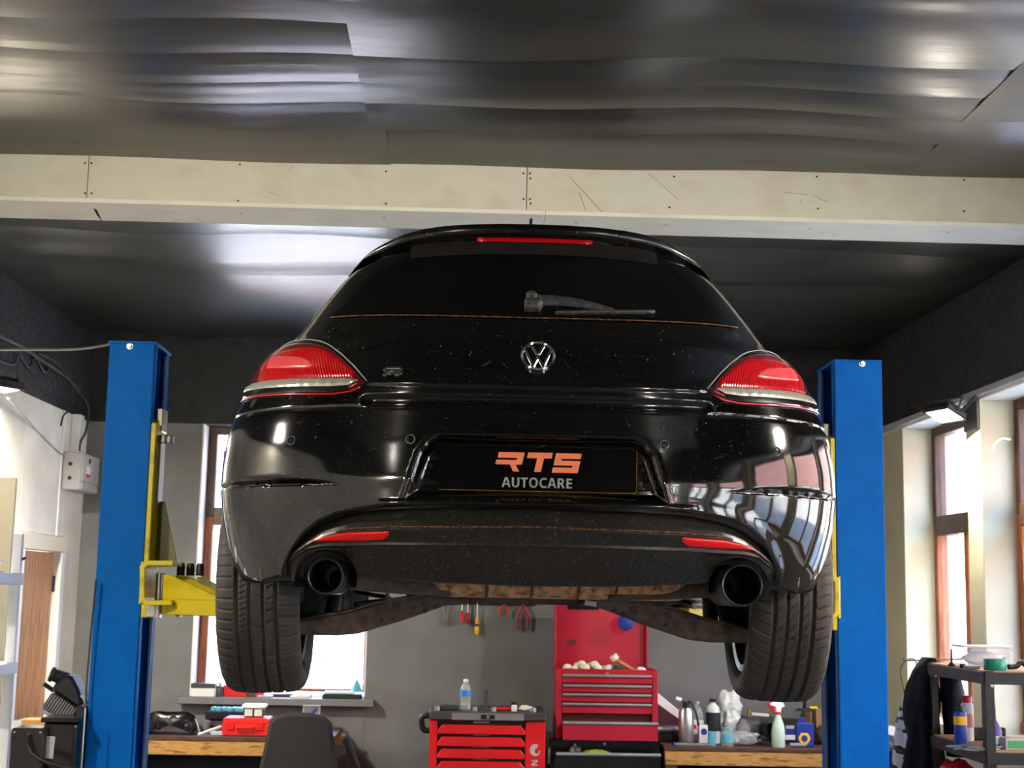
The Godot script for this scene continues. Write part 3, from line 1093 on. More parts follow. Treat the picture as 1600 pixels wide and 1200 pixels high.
	wheel(o, 1.0)
	exhaust(o)
	suspension(o)


func text(s: String, height: float, weight: int) -> TextMesh:
	var t := TextMesh.new()
	var f := SystemFont.new()
	f.font_names = PackedStringArray(["Droid Sans"])
	f.font_weight = weight
	t.font = f
	t.text = s
	t.font_size = 64
	t.pixel_size = height / 64.0 * 1.35
	t.depth = 0.0012
	return t


func rounded(w: float, h: float, r: float, k := 5) -> Array:
	var out := []
	for c in [[1, -1, -90.0], [1, 1, 0.0], [-1, 1, 90.0], [-1, -1, 180.0]]:
		for i in k + 1:
			var a := deg_to_rad(c[2] + 90.0 * i / k)
			out.append(Vector2(c[0] * (w / 2 - r) + r * cos(a), c[1] * (h / 2 - r) + r * sin(a)))
	return out


func spoiler(o: Node3D) -> void:
	var tx := [0.0, 0.10, 0.19, 0.268, 0.32, 0.36, 0.39, 0.416, 0.445, 0.468, 0.49, 0.512, 0.535]
	var ty := [1.3895, 1.3882, 1.384, 1.3765, 1.367, 1.3555, 1.344, 1.331, 1.314, 1.298, 1.278, 1.250, 1.212]
	var rows := []
	var prof := []
	for k in 81:
		var x := 0.532 * (2.0 * k / 80 - 1.0)
		var ax := absf(x)
		var y := lut(tx, ty, ax) + 0.001
		var h := lut([0, 0.3, 0.42, 0.48, 0.532], [0.034, 0.033, 0.026, 0.014, 0.003], ax)
		var z := 0.425 - 0.17 * pow(ax / 0.512, 3.0)
		var kz := (4.45 - z) / 4.04
		x *= kz
		y = 0.32 + (y - 0.32) * kz
		var sk := minf(skin(x, y - 0.07), z - 0.03)
		prof.append([Vector3(x, y + 0.028, z - 0.40), Vector3(x, y + 0.012, z - 0.2), Vector3(x, y + 0.003, z - 0.05), Vector3(x, y, z - 0.012), Vector3(x, y - 0.006, z),
			Vector3(x, y - h + 0.004, z - 0.002), Vector3(x, y - h, z - 0.008), Vector3(x, y - h - 0.004, z - 0.03), Vector3(x, y - h - 0.034 * (1.0 - 0.92 * pow(ax / 0.532, 2.0)), z - 0.036), Vector3(x, y - h - 0.040 * (1.0 - 0.92 * pow(ax / 0.532, 2.0)), z - 0.06), Vector3(x, y - h - 0.036, minf(z - 0.1, sk))])
	for j in prof[0].size():
		var row := PackedVector3Array()
		for k in prof.size():
			row.append(prof[k][j])
		rows.append(row)
	var sp := add(o, "roof_spoiler", sheet(rows, true), M.dirty_gloss)
	# high brake light in the spoiler's underside
	var st := begin()
	rows = []
	for j in 5:
		var row := PackedVector3Array()
		for k in 33:
			var t := 2.0 * k / 32 - 1.0
			var x := 0.171 * t * (1.0 - 0.03 * j / 4.0)
			var b := 0.0 if (j > 0 and j < 4 and k > 0 and k < 32) else -0.006
			row.append(Vector3(x, 1.3515 - 0.0075 * j - 0.006 * t * t * 0.4, 0.402 - 0.0012 * j + b - 0.012 * t * t * 0.4))
		rows.append(row)
	add(o, "brake_light", sheet(rows, true), M.lens_red)


func wiper_arm(o: Node3D) -> void:
	# cap over the spindle, tapering arm, blade
	var w := Node3D.new()
	w.name = "rear_wiper"
	o.add_child(w, true)
	var c := on_skin(-0.012, 1.100, 0.012)
	add(w, "spindle_cover", extrude([Vector2(-0.022, -0.028), Vector2(0.016, -0.026), Vector2(0.028, -0.004), Vector2(0.02, 0.03), Vector2(0.006, 0.036), Vector2(-0.014, 0.032), Vector2(-0.024, 0.006)], 0.034, 0.007), M.wiper, c, Vector3(-40, 0, 0))
	add(w, "spindle_cap", lathe([Vector2(0.016, 0), Vector2(0.015, 0.008), Vector2(0.011, 0.012), Vector2(0, 0.013)], 18), M.wiper, c + Vector3(-0.004, 0.022, 0.004), Vector3(35, 0, 0))
	var rows := []
	for i in 17:
		var t := i / 16.0
		var x := lerpf(0.005, 0.212, t)
		var yc := 1.108 + 0.016 * sin(t * PI * 0.8 + 0.5) - 0.028 * t
		var hh := lerpf(0.017, 0.008, t)
		var row := PackedVector3Array()
		for k in 9:
			var a := PI * k / 8.0
			var y := yc + hh * cos(a)
			row.append(on_skin(x, y, 0.008 + 0.014 * sin(a)))
		rows.append(row)
	add(w, "wiper_arm", sheet(rows), M.wiper)
	var pts := []
	for i in 13:
		var x := lerpf(0.05, 0.325, i / 12.0)
		pts.append(on_skin(x, lerpf(1.073, 1.090, i / 12.0), 0.012))
	var bl := add(w, "wiper_blade", tube(pts, 0.0055, 8), M.wiper)
	var p2 := []
	for p in pts:
		p2.append(p + Vector3(0, -0.005, -0.005))
	add(bl, "rubber_strip", tube(p2.slice(1, 12), 0.004, 6), M.dirt_line)


func tail_lights(o: Node3D) -> void:
	for s: float in [-1.0, 1.0]:
		var x0 := 0.452
		var x1 := 0.842
		var hx := [.452, .49, .528, .566, .59, .625, .66, .70, .735, .765, .788, .808, .825, .842]
		var hy := [.862, .908, .946, .976, .989, 1.0, 1.006, 1.008, 1.003, .988, .962, .925, .885, .846]
		var lx := [.452, .47, .495, .54, .60, .69, .78, .842]
		var ly := [.861, .846, .835, .8295, .831, .836, .841, .845]
		var hi := func(x: float) -> float: return lut(hx, hy, absf(x))
		var lo := func(x: float) -> float: return lut(lx, ly, absf(x))
		var mid := func(x: float) -> float: return lut([.452, .50, .584, .72, .842], [.862, .872, .876, .885, .893], absf(x))
		var hi2 := func(x: float) -> float: return minf(hi.call(x), 1.1)
		# dark red outer rim
		var rim := func(_x: float, _y: float, e: float) -> float: return 0.010 * blend(0.0, 0.018, e) - 0.003
		var t := add(o, "tail_light", patch(s * x0, s * x1, lo, hi, 80, 40, rim) if s > 0 else patch(-x1, -x0, lo, hi, 80, 40, rim), M.lens_dark)
		# ribbed red lens
		var hi3 := func(x: float) -> float: return maxf(hi.call(x) - lut([0.5, 0.6, 0.7, 0.79], [0.014, 0.024, 0.034, 0.04], absf(x)), mid.call(x) + 0.001)
		var rib := func(x: float, y: float, e: float) -> float: return 0.0075 + 0.003 * blend(0.0, 0.01, e) + 0.0011 * (0.5 + 0.5 * sin((absf(x) * 1.0 - y * 0.25) * TAU / 0.0075)) * blend(0.0, 0.006, e)
		var a := 0.487
		var b := 0.775
		add(t, "red_lens", patch(a if s > 0 else -b, b if s > 0 else -a, mid, hi3, 330, 40, rib), M.lens_red)
		# bright inner reflector
		var ilo := func(x: float) -> float: return lut([.60, .62, .69, .745], [.914, .909, .916, .925], absf(x))
		var ihi := func(x: float) -> float: return lut([.60, .612, .64, .67, .72, .735, .745], [.915, .930, .945, .951, .961, .958, .926], absf(x))
		var bump := func(_x: float, _y: float, e: float) -> float: return 0.0105 + 0.003 * blend(0.0, 0.005, e)
		add(t, "inner_lamp", patch(0.60 if s > 0 else -0.745, 0.745 if s > 0 else -0.60, ilo, ihi, 40, 16, bump), M.lens_pink)
		# clear strip
		var clo := func(x: float) -> float: return minf(lut([.47, .50, .545, .63, .712, .78, .83], [.866, .853, .851, .854, .858, .863, .871], absf(x)), mid.call(x) - 0.001)
		var chi := func(x: float) -> float: return mid.call(x) - 0.001
		var cl := func(x: float, _y: float, e: float) -> float: return 0.0085 + 0.003 * blend(0.0, 0.006, e) + 0.0006 * sin(absf(x) * TAU / 0.03)
		add(t, "clear_strip", patch(0.475 if s > 0 else -0.826, 0.826 if s > 0 else -0.475, clo, chi, 80, 10, cl), M.lens_clear)
		var dlo := func(x: float) -> float: return lo.call(x) + 0.0075
		var dhi := func(x: float) -> float: return maxf(clo.call(x), lo.call(x) + 0.0065)
		var dof := func(_x: float, _y: float, _e: float) -> float: return 0.0095
		add(t, "dark_strip", patch(0.50 if s > 0 else -0.82, 0.82 if s > 0 else -0.50, dlo, dhi, 60, 4, dof), M.black_gloss)
		var red := []
		for i in 31:
			var x := lerpf(0.47, 0.832, i / 30.0)
			red.append(on_skin(s * x, lo.call(x) + 0.003, 0.004))
		add(t, "red_edge", tube(red, 0.0028, 6), M.lens_red)
		# fine body gap line round the lamp
		var ring := []
		for i in 41:
			var x := lerpf(x0, 0.835, i / 40.0)
			ring.append(on_skin(s * x, hi.call(x) + 0.003, 0.003))
		add(t, "edge_line", tube(ring, 0.0018, 6), M.mid_grey)


func stroke(st: SurfaceTool, a: Vector2, b: Vector2, w: float, d: float) -> void:
	var u := (b - a).normalized()
	var v := Vector2(-u.y, u.x) * w * 0.5
	put_extrude(st, PackedVector2Array([a - v, b - v, b + v, a + v]), d, 0.0008)


func badges(o: Node3D) -> void:
	# round emblem: a ring round a V over a W
	var n := skin_n(0, 0.942)
	var e := Node3D.new()
	e.name = "round_emblem"
	e.basis = Basis.looking_at(-n)
	e.position = on_skin(-0.001, 0.942, 0.004)
	o.add_child(e, true)
	var R := Basis(Vector3.RIGHT, PI / 2)
	add(e, "emblem_disc", lathe([Vector2(0.046, -0.006), Vector2(0.046, 0.0), Vector2(0.0, 0.0)], 40, Transform3D(R, Vector3())), M.paint_plain)
	add(e, "emblem_ring", lathe([Vector2(0.0385, -0.002), Vector2(0.0395, 0.004), Vector2(0.043, 0.006), Vector2(0.0465, 0.004), Vector2(0.0475, -0.004)], 48, Transform3D(R, Vector3())), M.chrome)
	var st := begin()
	var w := 0.0075
	stroke(st, Vector2(-0.0185, 0.037), Vector2(-0.002, 0.004), w, 0.008)
	stroke(st, Vector2(0.0185, 0.037), Vector2(0.002, 0.004), w, 0.008)
	stroke(st, Vector2(-0.0355, 0.02), Vector2(-0.0135, -0.036), w, 0.008)
	stroke(st, Vector2(0.0355, 0.02), Vector2(0.0135, -0.036), w, 0.008)
	stroke(st, Vector2(-0.0135, -0.036), Vector2(0.0, -0.004), w, 0.008)
	stroke(st, Vector2(0.0135, -0.036), Vector2(0.0, -0.004), w, 0.008)
	add(e, "emblem_letters", done(st), M.chrome)
	# slanted R
	st = begin()
	var q := func(pts: Array) -> void:
		var poly := PackedVector2Array()
		for v in pts:
			poly.append(Vector2(v[0] - 1345.0, 350.0 - v[1]) / 2900.0)
		put_extrude(st, poly, 0.006, 0.0006)
	q.call([[1290, 303], [1400, 303], [1425, 322], [1418, 345], [1395, 360], [1405, 390], [1375, 392], [1350, 352], [1320, 352], [1335, 335], [1395, 335], [1398, 325], [1300, 325], [1282, 335], [1270, 335]])
	q.call([[1292, 340], [1322, 352], [1305, 392], [1270, 390]])
	var nb := skin_n(-0.386, 0.891)
	var rb := add(o, "letter_badge", done(st), M.chrome, on_skin(-0.386, 0.891, 0.004))
	rb.basis = Basis.looking_at(-nb)


func val_bottom(x: float) -> float:
	var ax := absf(x)
	var y := lut([0.0, 0.25, 0.40, 0.46, 0.63, 0.70], [0.332, 0.336, 0.345, 0.350, 0.330, 0.328], ax)
	var dx := (ax - 0.548) / 0.082
	if absf(dx) < 1.0:
		y = maxf(y, 0.340 + 0.080 * sqrt(1.0 - dx * dx))
	return y


func valance_part(o: Node3D, _g: Node3D) -> void:
	var rows := []
	var nx := 320
	var ledge := func(ax: float) -> float: return lut([0.0, 0.38, 0.495, 0.56, 0.60, 0.64, 0.70], [0.485, 0.478, 0.472, 0.456, 0.436, 0.41, 0.335], ax)
	var low := func(ax: float) -> float: return lut([0.0, 0.38, 0.56, 0.60, 0.64, 0.70], [0.440, 0.437, 0.432, 0.425, 0.40, 0.334], ax)
	# lines across: arch, foot of the concave band, ledge, under the reflectors, bottom
	var cols := []
	for k in nx + 1:
		var x := 0.70 * (2.0 * k / nx - 1.0)
		var ax := absf(x)
		var ya := arch_line(ax) + 0.002
		var yl: float = minf(ledge.call(ax), ya - 0.001)
		var yb := lerpf(ya, yl, 0.32)
		var ym: float = minf(low.call(ax), yl - 0.001)
		var ybot := minf(val_bottom(x), ym - 0.001)
		var keys := [[ya + 0.004, -0.034], [ya - 0.002, -0.030], [yb, -0.018], [yl + 0.004, 0.002], [yl - 0.001, 0.006], [yl - 0.008, 0.002], [ym + 0.006, 0.0], [ym, 0.004], [ym - 0.006, -0.003], [lerpf(ym, ybot, 0.5), -0.004], [ybot, -0.006], [ybot - 0.001, -0.03]]
		var side := 1.0 - blend(0.62, 0.70, ax)
		var col := PackedVector3Array()
		for j in 61:
			var f := j / 60.0 * (keys.size() - 1)
			var i := mini(int(f), keys.size() - 2)
			var y := lerpf(keys[i][0], keys[i + 1][0], f - i)
			var d := lerpf(keys[i][1], keys[i + 1][1], f - i)
			col.append(on_skin(x, y, d * side - 0.020 * (1.0 - side)))
		cols.append(col)
	for j in 61:
		var row := PackedVector3Array()
		for k in nx + 1:
			row.append(cols[k][j])
		rows.append(row)
	var v := add(o, "valance", sheet(rows, true), M.valance)
	# line of dust on the ledge
	for s: float in [0.0]:
		var pts := []
		for k in 61:
			var x := 0.52 * (2.0 * k / 60 - 1.0)
			pts.append(on_skin(x, float(ledge.call(absf(x))) + 0.004, 0.0035))
		add(v, "dust_line", tube(pts, 0.0028, 6), M.dirt_line)
	for s: float in [-1.0, 1.0]:
		var lo := func(x: float) -> float: return lut([0.38, 0.395, 0.46, 0.585], [0.462, 0.449, 0.446, 0.4435], absf(x))
		var hi := func(x: float) -> float: return lut([0.38, 0.495, 0.55, 0.585], [0.473, 0.4685, 0.460, 0.4475], absf(x))
		var off := func(_x: float, _y: float, e: float) -> float: return 0.003 + 0.004 * blend(0.0, 0.004, e)
		add(v, "reflector", patch(0.38 if s > 0 else -0.585, 0.585 if s > 0 else -0.38, lo, hi, 40, 8, off), M.reflector)


func wheel(o: Node3D, s: float) -> void:
	var w := Node3D.new()
	w.name = "wheel"
	o.add_child(w, true)
	w.position = Vector3(s * 0.785, 0.325, 0)
	w.rotation_degrees = Vector3(0, -1.5 * s - 0.5, -1.2 * s)
	# section of the tyre: (x, radius), inner bead to outer bead
	var prof := []
	var hw := 0.121
	for p in [[-0.085, 0.232], [-0.100, 0.236], [-0.112, 0.248], [-0.121, 0.268], [-0.119, 0.290], [-0.111, 0.305]]:
		prof.append(Vector2(p[0], p[1]))
	var crown := 76
	for i in crown + 1:
		var t := 2.0 * i / crown - 1.0
		var x := t * 0.104
		prof.append(Vector2(x, 0.3225 - 0.004 * t * t - 0.009 * pow(absf(t), 8.0)))
	for p in [[0.111, 0.305], [0.119, 0.290], [0.121, 0.268], [0.112, 0.248], [0.100, 0.236], [0.085, 0.232]]:
		prof.append(Vector2(p[0], p[1]))
	var na := 640
	var rows := []
	for a in na + 1:
		var an := TAU * a / na
		var row := PackedVector3Array()
		for p: Vector2 in prof:
			var r := p.y
			if p.y > 0.304:
				r -= tread(p.x * s, an * 0.32, s)
			row.append(Vector3(p.x, r * cos(an), r * sin(an)))
		rows.append(row)
	add(w, "tyre", sheet(rows), M.tyre)
	var R := Basis(Vector3.BACK, -PI / 2 * 1.0)
	var barrel := add(w, "rim", lathe([Vector2(0.215, -0.10), Vector2(0.234, -0.104), Vector2(0.238, -0.10), Vector2(0.232, -0.088), Vector2(0.225, -0.06), Vector2(0.205, -0.03), Vector2(0.200, 0.07), Vector2(0.0, 0.075)] , 48, Transform3D(R if s > 0 else Basis(Vector3.BACK, PI / 2), Vector3())), M.alloy)
	add(w, "brake_disc", lathe([Vector2(0.0, -0.035), Vector2(0.14, -0.035), Vector2(0.142, -0.03), Vector2(0.14, -0.013), Vector2(0.0, -0.013)], 32, Transform3D(R if s > 0 else Basis(Vector3.BACK, PI / 2), Vector3())), M.rust)
	add(w, "hub", lathe([Vector2(0, -0.11), Vector2(0.05, -0.11), Vector2(0.06, -0.09), Vector2(0.062, -0.03)], 20, Transform3D(R if s > 0 else Basis(Vector3.BACK, PI / 2), Vector3())), M.rust)
	# front wheel of the same side
	var f: Node3D = w.duplicate()
	f.name = "wheel"
	o.add_child(f, true)
	f.position.z = -2.578
	f.position.y += 0.175


func tread(x: float, c: float, s: float) -> float:
	# x from the inner (-) to the outer (+) shoulder, c along the circumference
	var d := 0.0
	var grooves := [-0.056, -0.019, 0.019, 0.056]
	for g: float in grooves:
		d = maxf(d, 0.0085 * (1.0 - blend(0.0034, 0.0050, absf(x - g))))
	var ax := absf(x)
	if ax > 0.064:
		# shoulder slots
		var ph := fposmod(c + 0.010 * signf(x) + (0.35 * (ax - 0.064) if s > 0 else 0.0), 0.0315) / 0.0315
		var wv := absf(ph - 0.5) * 0.0315
		d = maxf(d, 0.0055 * (1.0 - blend(0.0012, 0.0028, wv)) * blend(0.064, 0.070, ax))
		if s > 0:
			var l := absf(ax - 0.088)
			d = maxf(d, 0.003 * (1.0 - blend(0.0004, 0.0014, l)) * 0.0)
	elif s < 0:
		# slanting cuts of the second rib, curls of the middle, fine sipes of the fourth
		if x < -0.024:
			var ph2 := fposmod(c - x * 0.55, 0.034) / 0.034
			d = maxf(d, 0.005 * (1.0 - blend(0.0011, 0.0026, absf(ph2 - 0.5) * 0.034)) * blend(-0.030, -0.034, x))
		elif x < 0.014:
			var ph3 := fposmod(c + 9.0 * x * x + 0.6 * x, 0.046) / 0.046
			d = maxf(d, 0.004 * (1.0 - blend(0.0010, 0.0024, absf(ph3 - 0.5) * 0.046)))
		elif x > 0.024:
			var ph4 := fposmod(c - x * 0.5, 0.0165) / 0.0165
			d = maxf(d, 0.004 * (1.0 - blend(0.0008, 0.0022, absf(ph4 - 0.5) * 0.0165)) * blend(0.026, 0.032, x))
	else:
		var ph5 := fposmod(c + x * 1.0, 0.032) / 0.032
		d = maxf(d, 0.0045 * (1.0 - blend(0.0010, 0.0026, absf(ph5 - 0.5) * 0.032)) * (0.4 if fposmod(x + 0.0375, 0.0375) < 0.012 else 1.0))
	return d


func exhaust(o: Node3D) -> void:
	for s: float in [-1.0, 1.0]:
		var r := 0.0475 if s < 0 else 0.055
		var e := Node3D.new()
		e.name = "tailpipe"
		o.add_child(e, true)
		e.position = Vector3(s * 0.541, 0.3525 - (0.003 if s > 0 else 0.0), 0.735)
		e.rotation_degrees = Vector3(0, s * 4.0, 0)
		var R := Basis(Vector3.RIGHT, PI / 2)
		var lip := lathe([Vector2(r - 0.006, -0.20), Vector2(r, -0.19), Vector2(r, -0.004), Vector2(r - 0.002, 0.0), Vector2(r - 0.005, -0.001), Vector2(r - 0.0065, -0.006), Vector2(r - 0.0075, -0.20), Vector2(0, -0.205)], 40, Transform3D(R, Vector3()))
		add(e, "tip", lip, M.tip)
		add(e, "inner_pipe", lathe([Vector2(r - 0.012, -0.2), Vector2(r - 0.0125, -0.03), Vector2(r - 0.015, -0.028), Vector2(r - 0.016, -0.2)], 32, Transform3D(R, Vector3())), M.black_gloss)
		# pipe back to the silencer
		add(e, "pipe", tube(curve([Vector3(0, -0.006, -0.19), Vector3(-s * 0.03, -0.008, -0.24), Vector3(-s * 0.14, -0.016, -0.30), Vector3(-s * 0.30, -0.022, -0.32)], 16), 0.026, 14), M.rust)
		# dark shroud round the opening
		var srows := []
		for q in [[0.082, -0.008], [0.080, -0.05], [0.074, -0.13], [0.05, -0.15]]:
			var row := PackedVector3Array()
			for k in 25:
				var an := deg_to_rad(-14.0 + 208.0 * k / 24.0)
				row.append(Vector3(q[0] * cos(an), q[0] * sin(an), q[1]))
			srows.append(row)
		add(o, "pipe_shroud", sheet(srows, true), M.black, Vector3(s * 0.548, 0.342, 0.665))
	# silencer lying across, with bands
	var sil := add(o, "silencer", lathe([Vector2(0, -0.36), Vector2(0.06, -0.36), Vector2(0.075, -0.34), Vector2(0.078, -0.3), Vector2(0.078, 0.3), Vector2(0.075, 0.34), Vector2(0.06, 0.36), Vector2(0, 0.36)], 28, Transform3D(Basis(Vector3.BACK, PI / 2).scaled(Vector3(1, 0.75, 1.5)), Vector3())), M.rust_tan, Vector3(0.09, 0.362, 0.38))
	for x: float in [-0.21, -0.085, 0.045, 0.15]:
		add(sil, "band", lathe([Vector2(0.079, -0.004), Vector2(0.0815, -0.003), Vector2(0.0815, 0.003), Vector2(0.079, 0.004)], 28, Transform3D(Basis(Vector3.BACK, PI / 2).scaled(Vector3(1, 0.75, 1.5)), Vector3())), M.rust, Vector3(x, 0, 0))


func suspension(o: Node3D) -> void:
	# subframe
	add_ab(o, "subframe", Vector3(-0.36, 0.285, -0.1), Vector3(0.36, 0.345, 0.06), M.rust, 0.02)
	for s: float in [-1.0, 1.0]:
		var poly := [Vector2(0.16, 0.284), Vector2(0.24, 0.276), Vector2(0.36, 0.232), Vector2(0.50, 0.188), Vector2(0.56, 0.182), Vector2(0.70, 0.182), Vector2(0.70, 0.222), Vector2(0.62, 0.236), Vector2(0.54, 0.252), Vector2(0.44, 0.282), Vector2(0.37, 0.302), Vector2(0.30, 0.308), Vector2(0.18, 0.302)]
		var m := []
		for v: Vector2 in poly:
			m.append(Vector2(v.x * s, v.y))
		var a := add(o, "control_arm", extrude(m, 0.10, 0.006), M.rust, Vector3(0, 0, 0.06))
		# flange along the upper edge
		add(a, "flange", tube([Vector3(s * 0.30, 0.309, 0.05), Vector3(s * 0.44, 0.284, 0.05), Vector3(s * 0.54, 0.254, 0.05), Vector3(s * 0.70, 0.222, 0.05)], 0.005, 8), M.rust)
		for h in [[0.30, 0.262, 0.0065], [0.335, 0.268, 0.005], [0.27, 0.272, 0.0045], [0.43, 0.232, 0.005]]:
			add(a, "hole", lathe([Vector2(h[2] + 0.002, -0.002), Vector2(h[2], 0.0006), Vector2(0, -0.0002)], 16, Transform3D(Basis(Vector3.RIGHT, PI / 2), Vector3())), M.black, Vector3(s * h[0], h[1], 0.0505))
		# upper link, spring and damper in the shadow above
		add(o, "upper_link", rod(Vector3(s * 0.30, 0.36, -0.02), Vector3(s * 0.64, 0.33, -0.03), 0.018, 12), M.rust)
		add(o, "damper", rod(Vector3(s * 0.60, 0.21, -0.08), Vector3(s * 0.56, 0.62, -0.02), 0.024, 14), M.black)
		var coil := []
		for i in 81:
			var t := i / 80.0
			coil.append(Vector3(s * 0.47 + 0.055 * cos(t * TAU * 5), 0.25 + 0.22 * t, -0.04 + 0.055 * sin(t * TAU * 5)))
		add(o, "spring", tube(coil, 0.007, 6), M.black)
		add(o, "knuckle", extrude([Vector2(-0.03, 0.22), Vector2(0.03, 0.22), Vector2(0.05, 0.30), Vector2(0.05, 0.44), Vector2(-0.03, 0.44), Vector2(-0.05, 0.3)], 0.08, 0.012), M.black, Vector3(s * 0.655, 0, -0.02))
	# paper label on the right arm
	add(o, "paper_label", box(0.036, 0.014, 0.001, 0.0003), M.light_grey, Vector3(0.20, 0.292, 0.1125), Vector3(0, 0, -9))
	# serrated plate below the subframe on the right
	var teeth := [Vector2(0.0, 0.012)]
	for i in 12:
		teeth.append(Vector2(0.008 * i, 0.0))
		teeth.append(Vector2(0.008 * i + 0.004, -0.006))
	teeth.append(Vector2(0.1, 0.012))
	add(o, "serrated_bracket", extrude(teeth, 0.01, 0.0005), M.black, Vector3(0.13, 0.275, 0.10))
	# brackets under the floor
	add(o, "hanger", tube([Vector3(-0.40, 0.335, 0.30), Vector3(-0.405, 0.30, 0.30), Vector3(-0.395, 0.27, 0.26)], 0.006, 6), M.rust)


# ---------------------------------------------------------------- the lift
func beam_between(a: Vector3, b: Vector3, w: float, h: float, bev := 0.004) -> ArrayMesh:
	var st := begin()
	var t := Transform3D(Basis.looking_at(b - a), (a + b) * 0.5)
	put_box(st, Vector3(w, h, (b - a).length()), bev, t)
	return done(st)


func pix_poly(pts: Array, d: float, c: Vector3) -> Array:
	var out := []
	for q in pts:
		var p := P(q[0], q[1], d)
		out.append(Vector2(p.x - c.x, p.y - c.y))
	return out


